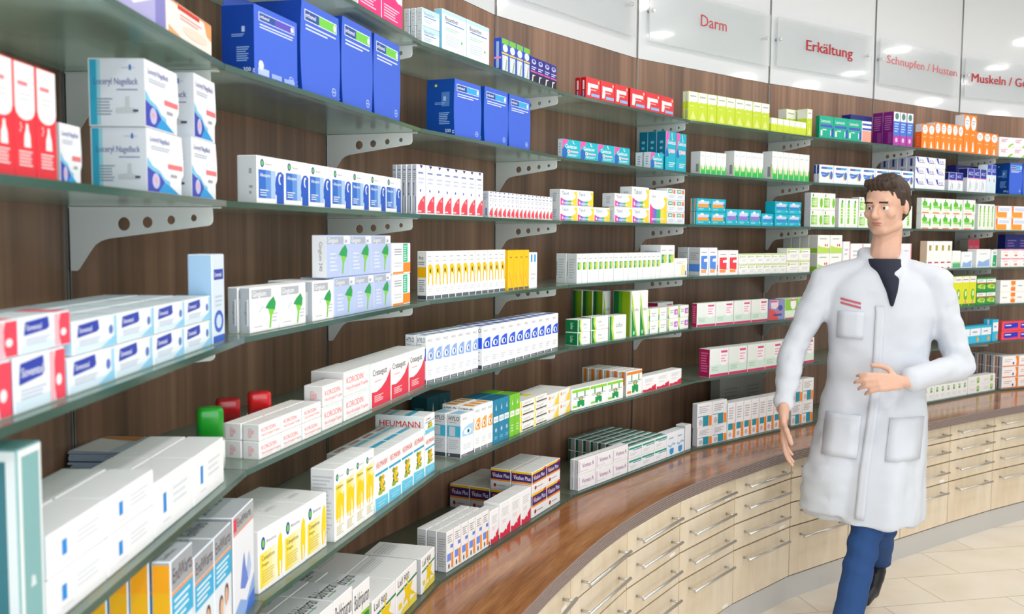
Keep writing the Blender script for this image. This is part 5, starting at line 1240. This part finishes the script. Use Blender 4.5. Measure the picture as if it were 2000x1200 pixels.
for x_, y_, hh_, cap, lb, cn in ((-.512, 1.618, .104, '#12941f', 'bottle with a tall green cap behind the single blue-barred cartons', 'cap_green'),
                                 (-.530, 1.782, .092, '#a8161c', 'bottle with dark red cap, nearer of the red-capped pair', 'cap_dark_red'), (-.492, 1.862, .092, '#d31f22', 'bottle with bright red cap, farther of the red-capped pair', 'cap_red')):
    bottle(x_, y_, .35, hh_, cap, lb, cn)
V2 = Vector
lf = random.Random(5)
LN = ['lowest', 'second from bottom', 'third from bottom', 'fourth from bottom', 'fifth from bottom', 'sixth from bottom', 'seventh from bottom', 'second from top', 'topmost']
hz = 0.0
for i in range(9):
    th_ = .0032
    p = V2((-.652, 1.668))
    bm = bmesh.new()
    add_box(bm, -.095, .095, -.062, .062, 0, th_ - .0004, 0)
    for j in range(3):
        add_box(bm, -.0952, .0952, -.0622, .0622, th_ * (j + .5) / 4, th_ * (j + .5) / 4 + .0004, 2)
    if i == 8:
        z = th_ - .0002
        for pts, k_ in (([(-.10, -.07), (-.03, -.07), (-.03, .02), (-.10, .05)], 3), ([(.0, -.07), (.1, -.07), (.1, .0), (.03, .03)], 1), ([(.02, .02), (.1, .0), (.1, .06), (.05, .06)], 4), ([(-.1, .052), (-.02, .03), (-.02, .07), (-.1, .07)], 4)):
            f = bm.faces.new([bm.verts.new((q[0] * .9, q[1] * .85, z)) for q in pts])
            f.material_index = k_
    o = obj('leaflet', bm, [ink('#c9d4e2' if i != 3 else '#3f6fb4'), ink('#3568b8'), ink('#9fb0c6'), ink('#f0f1f3'), ink('#e0904a')])
    o.location = (p.x + lf.uniform(-.004, .004), p.y + lf.uniform(-.004, .004), ZS[4] + .0004 + hz)
    o.rotation_euler = (0, 0, -.02 + lf.uniform(-.05, .05))
    hz += th_
    tag(o, 'printed leaflet in the stack behind the white cartons, %s' % LN[i], 'leaflet', 'stacked leaflets')

# ------------------------------------------------------------------ the person in the white coat

def solid(name, parts, voxel, m_, parent=None, smooth=2, noise=None, flat=None):
    """one continuous surface grown round tapered limbs and ellipsoids"""
    bm = bmesh.new()
    for q in parts:
        if q[0] == 'c':      # tapered limb p0 r0 -> p1 r1
            p0, r0, p1, r1 = Vector(q[1]), q[2], Vector(q[3]), q[4]
            L_ = (p1 - p0).length
            n = max(2, int(L_ / (min(r0, r1) * .35)) + 1)
            for i in range(n + 1):
                t = i / n
                bmesh.ops.create_icosphere(bm, subdivisions=2, radius=r0 + (r1 - r0) * t, matrix=Matrix.Translation(p0.lerp(p1, t)))
        elif q[0] == 'e':    # ellipsoid centre, radii, optional axes matrix
            M = Matrix.Translation(Vector(q[1])) @ (q[3].to_4x4() if len(q) > 3 else Matrix()) @ Matrix.Diagonal((q[2][0], q[2][1], q[2][2], 1))
            bmesh.ops.create_icosphere(bm, subdivisions=4, radius=1, matrix=M)
        elif q[0] == 'l':    # loft of rings (centre, half across, half deep, axes)
            rings = []
            for c, hx, hy, ax in q[1]:
                ring = []
                for i in range(36):
                    t = 2 * math.pi * i / 36
                    ct, st = math.cos(t), math.sin(t)
                    e_ = q[2]
                    ring.append(bm.verts.new(Vector(c) + ax[0] * (hx * math.copysign(abs(ct) ** e_, ct)) + ax[1] * (hy * math.copysign(abs(st) ** e_, st))))
                rings.append(ring)
            for A, B in zip(rings[:-1], rings[1:]):
                for i in range(36):
                    bm.faces.new((A[i], A[(i + 1) % 36], B[(i + 1) % 36], B[i]))
            bm.faces.new(rings[0][::-1])
            bm.faces.new(rings[-1])
    bmesh.ops.recalc_face_normals(bm, faces=bm.faces)
    me = bpy.data.meshes.new(name)
    bm.to_mesh(me)
    bm.free()
    o = bpy.data.objects.new(name, me)
    C.objects.link(o)
    rm = o.modifiers.new('r', 'REMESH')
    rm.mode = 'VOXEL'
    rm.voxel_size = voxel
    sm = o.modifiers.new('s', 'SMOOTH')
    sm.iterations = smooth
    sm.factor = .5
    bpy.context.view_layer.update()
    me2 = bpy.data.meshes.new_from_object(o.evaluated_get(bpy.context.evaluated_depsgraph_get()))
    o.modifiers.clear()
    o.data = me2
    bpy.data.meshes.remove(me)
    if noise:
        from mathutils import noise as nz_
        me2.update()
        vn = [v.normal.copy() for v in me2.vertices]
        for v, nv in zip(me2.vertices, vn):
            v.co += nv * noise(v.co)
    me2.materials.clear()
    me2.materials.append(m_)
    for p_ in me2.polygons:
        p_.use_smooth = True
    if parent:
        o.parent = parent
    return o


V3 = Vector
SKIN = mat('skin', '#d9ac95', .5, 0, .35)
COAT = mat('coat_cotton', '#ced2da', .75, 0, .2)
JEANS = mat('denim', '#2b4a7c', .8, 0, .2)
HAIR = mat('hair_brown', '#3d2e24', .6)
DARKC = mat('dark_shirt', '#1f2434', .8)
SHOE = mat('shoe_black', '#15151a', .4)
man = empty('person', (1.44, 3.86, 0))
inv = Matrix.Translation((-1.44, -3.86, 0))


def fit(o):
    o.data.transform(inv)
    return o


# head frame: he looks to his right and slightly down
hf = V3((-.70, -.70, -.12)).normalized()
hr = hf.cross(V3((0, 0, 1))).normalized()          # his right
hu = hr.cross(hf).normalized()
HC = V3((1.505, 3.905, 1.752))
HM = Matrix((hr, hf, hu)).transposed()


def H(r, f_, u_):
    return HC + hr * r + hf * f_ + hu * u_


shR, shL = V3((1.275, 3.965, 1.455)), V3((1.705, 3.835, 1.455))
elR, wrR = V3((1.155, 3.93, 1.165)), V3((1.085, 3.81, .945))
elL, wrL = V3((1.780, 3.800, 1.125)), V3((1.500, 3.640, 1.085))
pel = V3((1.47, 3.89, .98))
hipR, hipL = V3((1.385, 3.92, .93)), V3((1.555, 3.86, .93))
knF, anF = V3((1.395, 3.705, .475)), V3((1.255, 3.53, .095))     # leading left leg
knB, anB = V3((1.515, 3.86, .46)), V3((1.640, 4.19, .20))        # trailing leg, heel lifted
hipF, hipB = V3((1.50, 3.84, .92)), V3((1.42, 3.92, .92))


def hand(wr, fwd, pn, thumb, curl, k=1.0):
    """wrist, direction to the fingers, palm normal, thumb side, curl per joint -> limbs"""
    fwd, pn = fwd.normalized(), pn.normalized()
    sd = thumb - fwd * thumb.dot(fwd)
    sd = (sd - pn * sd.dot(pn)).normalized()
    out = []
    kn = []
    for i, (o_, l_) in enumerate(((.028, .092), (.009, .096), (-.010, .090), (-.028, .082))):
        q = wr + fwd * l_ * k + sd * o_ * k
        kn.append(q)
        out.append(('c', wr + sd * o_ * .55 + fwd * .006, .0145, q, .0115))
    out.append(('c', wr - fwd * .04, .023, wr, .021))
    for i, (q, ls) in enumerate(zip(kn, ((.044, .026, .02), (.048, .030, .021), (.045, .028, .02), (.035, .021, .018)))):
        a_ = curl * (.7 + .2 * i)
        p0 = q
        for j, l_ in enumerate(ls):
            dv = fwd * math.cos(a_) + pn * math.sin(a_) + sd * (.07 - .05 * i)
            p1 = p0 + dv.normalized() * l_ * k
            out.append(('c', p0, (.0098, .0090, .0084)[j], p1, (.0090, .0084, .0074)[j]))
            p0 = p1
            a_ += curl * 1.1
    p0 = wr + sd * .022 + fwd * .022
    for l_, dv in ((.040, fwd * .6 + sd * .75 + pn * .3), (.032, fwd * .9 + sd * .35 + pn * .35), (.026, fwd + sd * .08 + pn * .35)):
        p1 = p0 + dv.normalized() * l_ * k
        out.append(('c', p0, .0125, p1, .0100))
        p0 = p1
    return out


head = [('e', H(0, -.012, .035), (.076, .098, .088), HM), ('e', H(0, .010, -.030), (.064, .078, .082), HM), ('e', H(0, .042, -.076), (.040, .040, .034), HM),
        ('c', H(.030, .070, .026), .020, H(-.030, .070, .026), .020),            # brow
        ('c', H(0, .086, .016), .010, H(0, .112, -.024), .0125), ('e', H(0, .100, -.028), (.019, .014, .011), HM),   # nose
        ('e', H(.042, .056, -.020), (.022, .024, .022), HM), ('e', H(-.042, .056, -.020), (.022, .024, .022), HM),    # cheeks
        ('e', H(0, .084, -.054), (.024, .010, .006), HM), ('e', H(0, .082, -.064), (.021, .010, .0065), HM),          # lips
        ('e', H(.078, -.010, -.004), (.010, .018, .030), HM), ('e', H(-.078, -.010, -.004), (.010, .018, .030), HM),   # ears
        ('c', H(.050, .010, -.070), .022, H(.015, .058, -.086), .020), ('c', H(-.050, .010, -.070), .022, H(-.015, .058, -.086), .020),
        ('c', V3((1.505, 3.925, 1.44)), .068, H(0, -.022, -.075), .056)]
bodyp = head + [('c', shR, .045, elR, .040), ('c', elR, .040, wrR, .027), ('c', shL, .045, elL, .040), ('c', elL, .040, wrL, .027),
                ('c', shR - V3((0, 0, .03)), .05, shL - V3((0, 0, .03)), .05), ('c', V3((1.50, 3.915, 1.42)), .10, pel, .11), ('c', hipF, .075, knF, .048), ('c', knF, .046, anF, .034), ('c', hipB, .075, knB, .048), ('c', knB, .046, anB, .034),
                ('c', anF, .036, anF + V3((-.05, -.09, -.05)), .026), ('c', anB, .034, anB + V3((-.035, -.04, -.07)), .026)]
bodyp += hand(wrR + V3((-.004, -.03, -.03)), V3((-.02, -.16, -1)), V3((.9, -.3, .0)), V3((-.2, -1, 0)), .22)
bodyp += hand(wrL + V3((-.025, -.014, -.004)), V3((-1, -.22, .05)), V3((.2, .9, -.35)), V3((-.1, 0, 1)), .42)
body = fit(solid('body', bodyp, .0052, SKIN, man, 3))

# hair: a cap over crown, back and sides, clear of face and ears
hp = [('e', H(0, -.020, .048), (.083, .096, .088), HM), ('e', H(0, -.045, .012), (.079, .070, .086), HM), ('c', H(.045, .048, .098), .022, H(-.045, .048, .098), .024), ('c', H(.02, .062, .090), .02, H(-.03, .066, .092), .02),
      ('c', H(.071, .012, .055), .014, H(.074, .006, .012), .009), ('c', H(-.071, .012, .055), .014, H(-.074, .006, .012), .009)]
hr_o = fit(solid('hair', hp, .005, HAIR, man, 2, lambda c: .003 * math.sin(c.x * 260 + c.z * 90) * math.sin(c.y * 210)))
for sx in (.030, -.030):
    bm = bmesh.new()
    bmesh.ops.create_uvsphere(bm, u_segments=16, v_segments=10, radius=.0125, matrix=Matrix.Translation(H(sx, .0715, .004)))
    bmesh.ops.create_uvsphere(bm, u_segments=12, v_segments=8, radius=.0058, matrix=Matrix.Translation(H(sx, .0790, .003)))
    for f in bm.faces:
        f.material_index = 1 if (f.calc_center_median() - H(sx, .0790, .003)).length < .0065 else 0
    fit(obj('eye', bm, [mat('eye_white', '#e6e2dc', .2), mat('iris', '#3a2d22', .2)], man, smooth=True))
    bm = bmesh.new()
    add_tube(bm, H(sx - .017, .086, .026), H(sx + .017, .086, .027), .0042, 8)
    fit(obj('eyebrow', bm, HAIR, man))

fit(solid('lips', [('e', H(0, .0865, -.0545), (.0215, .0085, .0042), HM), ('e', H(0, .0845, -.0625), (.018, .0085, .0050), HM)], .002, mat('lip_pink', '#b8746a', .45), man, 1))
# coat
ac = V3((.957, -.29, 0)).normalized()
fw = V3((-.29, -.957, 0)).normalized()
AX = (ac, fw)
Z_ = lambda x, y, z, a_, b_: (V3((x, y, z)), a_, b_, AX)
coat = [('l', [Z_(1.44, 3.875, .50, .235, .185), Z_(1.435, 3.875, .56, .24, .19), Z_(1.45, 3.88, .72, .228, .178), Z_(1.47, 3.885, .90, .212, .160), Z_(1.485, 3.89, 1.05, .192, .138), Z_(1.49, 3.895, 1.18, .195, .135),
               Z_(1.495, 3.90, 1.32, .208, .136), Z_(1.495, 3.905, 1.42, .205, .120), Z_(1.50, 3.91, 1.475, .165, .095), Z_(1.505, 3.92, 1.515, .085, .072)], .82),
        ('l', [Z_(1.325, 3.83, .535, .15, .13), Z_(1.345, 3.835, .70, .15, .14), Z_(1.40, 3.86, .88, .13, .13)], .9), ('l', [Z_(1.445, 3.765, .505, .15, .15), Z_(1.45, 3.775, .70, .145, .14), Z_(1.47, 3.81, .9, .13, .12), Z_(1.485, 3.85, 1.05, .12, .10)], .9),
        ('c', shR + V3((.015, 0, -.01)), .068, elR, .056), ('c', elR, .055, wrR + V3((.004, .01, .025)), .044), ('c', shL + V3((-.015, 0, -.01)), .068, elL, .058), ('c', elL, .058, wrL + V3((.03, .014, .004)), .047),
        ('c', V3((1.40, 3.945, 1.488)), .058, shR + V3((.01, 0, -.006)), .066), ('c', V3((1.60, 3.885, 1.488)), .058, shL + V3((-.01, 0, -.006)), .066),
        ('c', V3((1.445, 3.965, 1.565)), .030, V3((1.572, 3.935, 1.565)), .030), ('c', V3((1.440, 3.952, 1.558)), .025, V3((1.475, 3.835, 1.49)), .022), ('c', V3((1.580, 3.918, 1.558)), .025, V3((1.515, 3.805, 1.48)), .022)]


def folds(c):
    from mathutils import noise as nz
    sk = max(0.0, min(1.0, (1.0 - c.z) / .35))
    sleeve = 1.0 if c.x > 1.69 or c.x < 1.25 else 0.0
    a_ = math.sin(c.x * 40 + c.y * 22 + 2.2 * math.sin(c.z * 4)) * .007 * sk
    b_ = nz.noise(V3((c.x * 7, c.y * 7, c.z * 9 + c.x * 6))) * .009 * (1 - .5 * sk)
    c_ = nz.noise(V3((c.x * 14 + c.z * 10, c.y * 14, c.z * 26 - c.x * 12))) * .006 * (.4 + .9 * sleeve)
    return a_ + b_ + c_


ct = fit(solid('lab_coat', coat, .009, COAT, man, 3, folds))
# dark shirt in the collar, coat front edge, buttons, embroidered name
fit(solid('shirt', [('l', [Z_(1.492, 3.775, 1.36, .006, .014), Z_(1.494, 3.785, 1.42, .022, .030), Z_(1.497, 3.825, 1.475, .040, .045), Z_(1.503, 3.875, 1.515, .066, .062), Z_(1.505, 3.905, 1.545, .068, .066)], 1.0)], .006, DARKC, man, 2))


def on_front(u_, z, out=.0):
    """a point on the coat front: metres from its middle line, height"""
    prof_ = ((.50, .185, 1.44, 3.875), (.72, .178, 1.45, 3.88), (.90, .160, 1.47, 3.885), (1.05, .138, 1.485, 3.89), (1.18, .135, 1.49, 3.895), (1.32, .136, 1.495, 3.90), (1.42, .12, 1.495, 3.905))
    for A, B in zip(prof_[:-1], prof_[1:]):
        if A[0] <= z <= B[0]:
            t = (z - A[0]) / (B[0] - A[0])
            b_ = A[1] + (B[1] - A[1]) * t
            cx, cy = A[2] + (B[2] - A[2]) * t, A[3] + (B[3] - A[3]) * t
            y_ = b_ * max(0.05, 1 - (abs(u_) / .205) ** 2.4) ** .42
            return V3((cx, cy, z)) + ac * u_ + fw * (y_ + out)
    return V3((1.45, 3.7, z))


def snap(p, out):
    q = inv @ p.to_4d()
    loc = (inv @ (p + fw * .3))
    ok, hit, nrm_, _ = ct.ray_cast(loc, -fw)
    return (hit + nrm_ * out, nrm_) if ok else (inv @ p, fw)


def cloth_strip(name, pts, half, m_, thick=.003):
    bm = bmesh.new()
    prev = None
    for q in pts:
        row_ = []
        for s_ in (-half, -half * .35, half * .35, half):
            pq, nv = snap(on_front(q[0] + s_, q[1]), thick)
            row_.append(bm.verts.new(pq))
        if prev:
            for i in range(3):
                bm.faces.new((prev[i], prev[i + 1], row_[i + 1], row_[i])).smooth = True
        prev = row_
    return fit0(obj(name, bm, m_, man), thick)


def fit0(o, t):
    md = o.modifiers.new('t', 'SOLIDIFY')
    md.thickness = t * 1.6
    md.offset = -1
    return o


cloth_strip('placket', [(-.01 - .03 * max(0, 1.0 - z_) , z_) for z_ in [1.36 - .02 * i for i in range(42)]], .017, COAT)
for pu in (-.115, .115):
    cloth_strip('pocket', [(pu, z_) for z_ in [.93 - .02 * i for i in range(9)]], .065, COAT)
cloth_strip('chest_pocket', [(-.115, z_) for z_ in [1.335 - .015 * i for i in range(8)]], .048, COAT)
for z in (1.28, 1.16, 1.04, .92):
    p, nv = snap(on_front(-.01 - .03 * max(0, 1.0 - z), z), .005)
    bm = bmesh.new()
    add_tube(bm, p - nv * .002, p + nv * .0015, .009, 14)
    obj('button', bm, mat('button_white', '#c8cace', .4), man)
for dz in (0, -.016):
    bm = bmesh.new()
    prev = None
    for i in range(9):
        u_ = -.155 + .075 * i / 8
        p, nv = snap(on_front(u_, 1.385 + dz - .018 * i / 8), .0035)
        c_ = [bm.verts.new(p + V3((0, 0, s_))) for s_ in (.0042, -.0042)]
        if prev:
            bm.faces.new((prev[0], prev[1], c_[1], c_[0]))
        prev = c_
    obj('name_embroidery', bm, mat('thread_red', '#c4626c', .7), man)
# trousers and shoes
tr_ = [('c', hipF, .098, knF, .064), ('c', knF, .062, anF + V3((0, 0, .012)), .056), ('c', hipB, .098, knB, .064), ('c', knB, .062, anB + V3((-.01, -.015, .012)), .056), ('c', hipF, .11, hipB, .11)]
fit(solid('jeans', tr_, .008, JEANS, man, 2, lambda c: .004 * math.sin(c.z * 70 + c.x * 30) * (1 if abs(c.z - .47) < .12 or c.z < .2 else .25)))
tF = V3((-.46, -.88, 0)).normalized()
s1 = [('c', anF + V3((.02, .035, -.035)), .040, anF + V3((0, 0, -.04)), .042), ('c', anF + V3((0, 0, -.045)), .042, anF + tF * .13 + V3((0, 0, -.058)), .036), ('c', anF + tF * .10 + V3((0, 0, -.060)), .035, anF + tF * .19 + V3((0, 0, -.066)), .027)]
fit(solid('shoe', s1, .006, SHOE, man, 2))
tB = V3((-.46, -.60, -.85)).normalized()
s2 = [('c', anB + V3((.02, .05, .0)), .038, anB + tB * .08, .042), ('c', anB + tB * .05, .042, anB + tB * .15, .036), ('c', anB + tB * .14, .034, anB + tB * .15 + V3((-.055, -.075, -.014)), .027)]
fit(solid('shoe', s2, .006, SHOE, man, 2))
tag(man, 'person in white lab coat and blue jeans walking past the drawers, one arm bent', 'person')
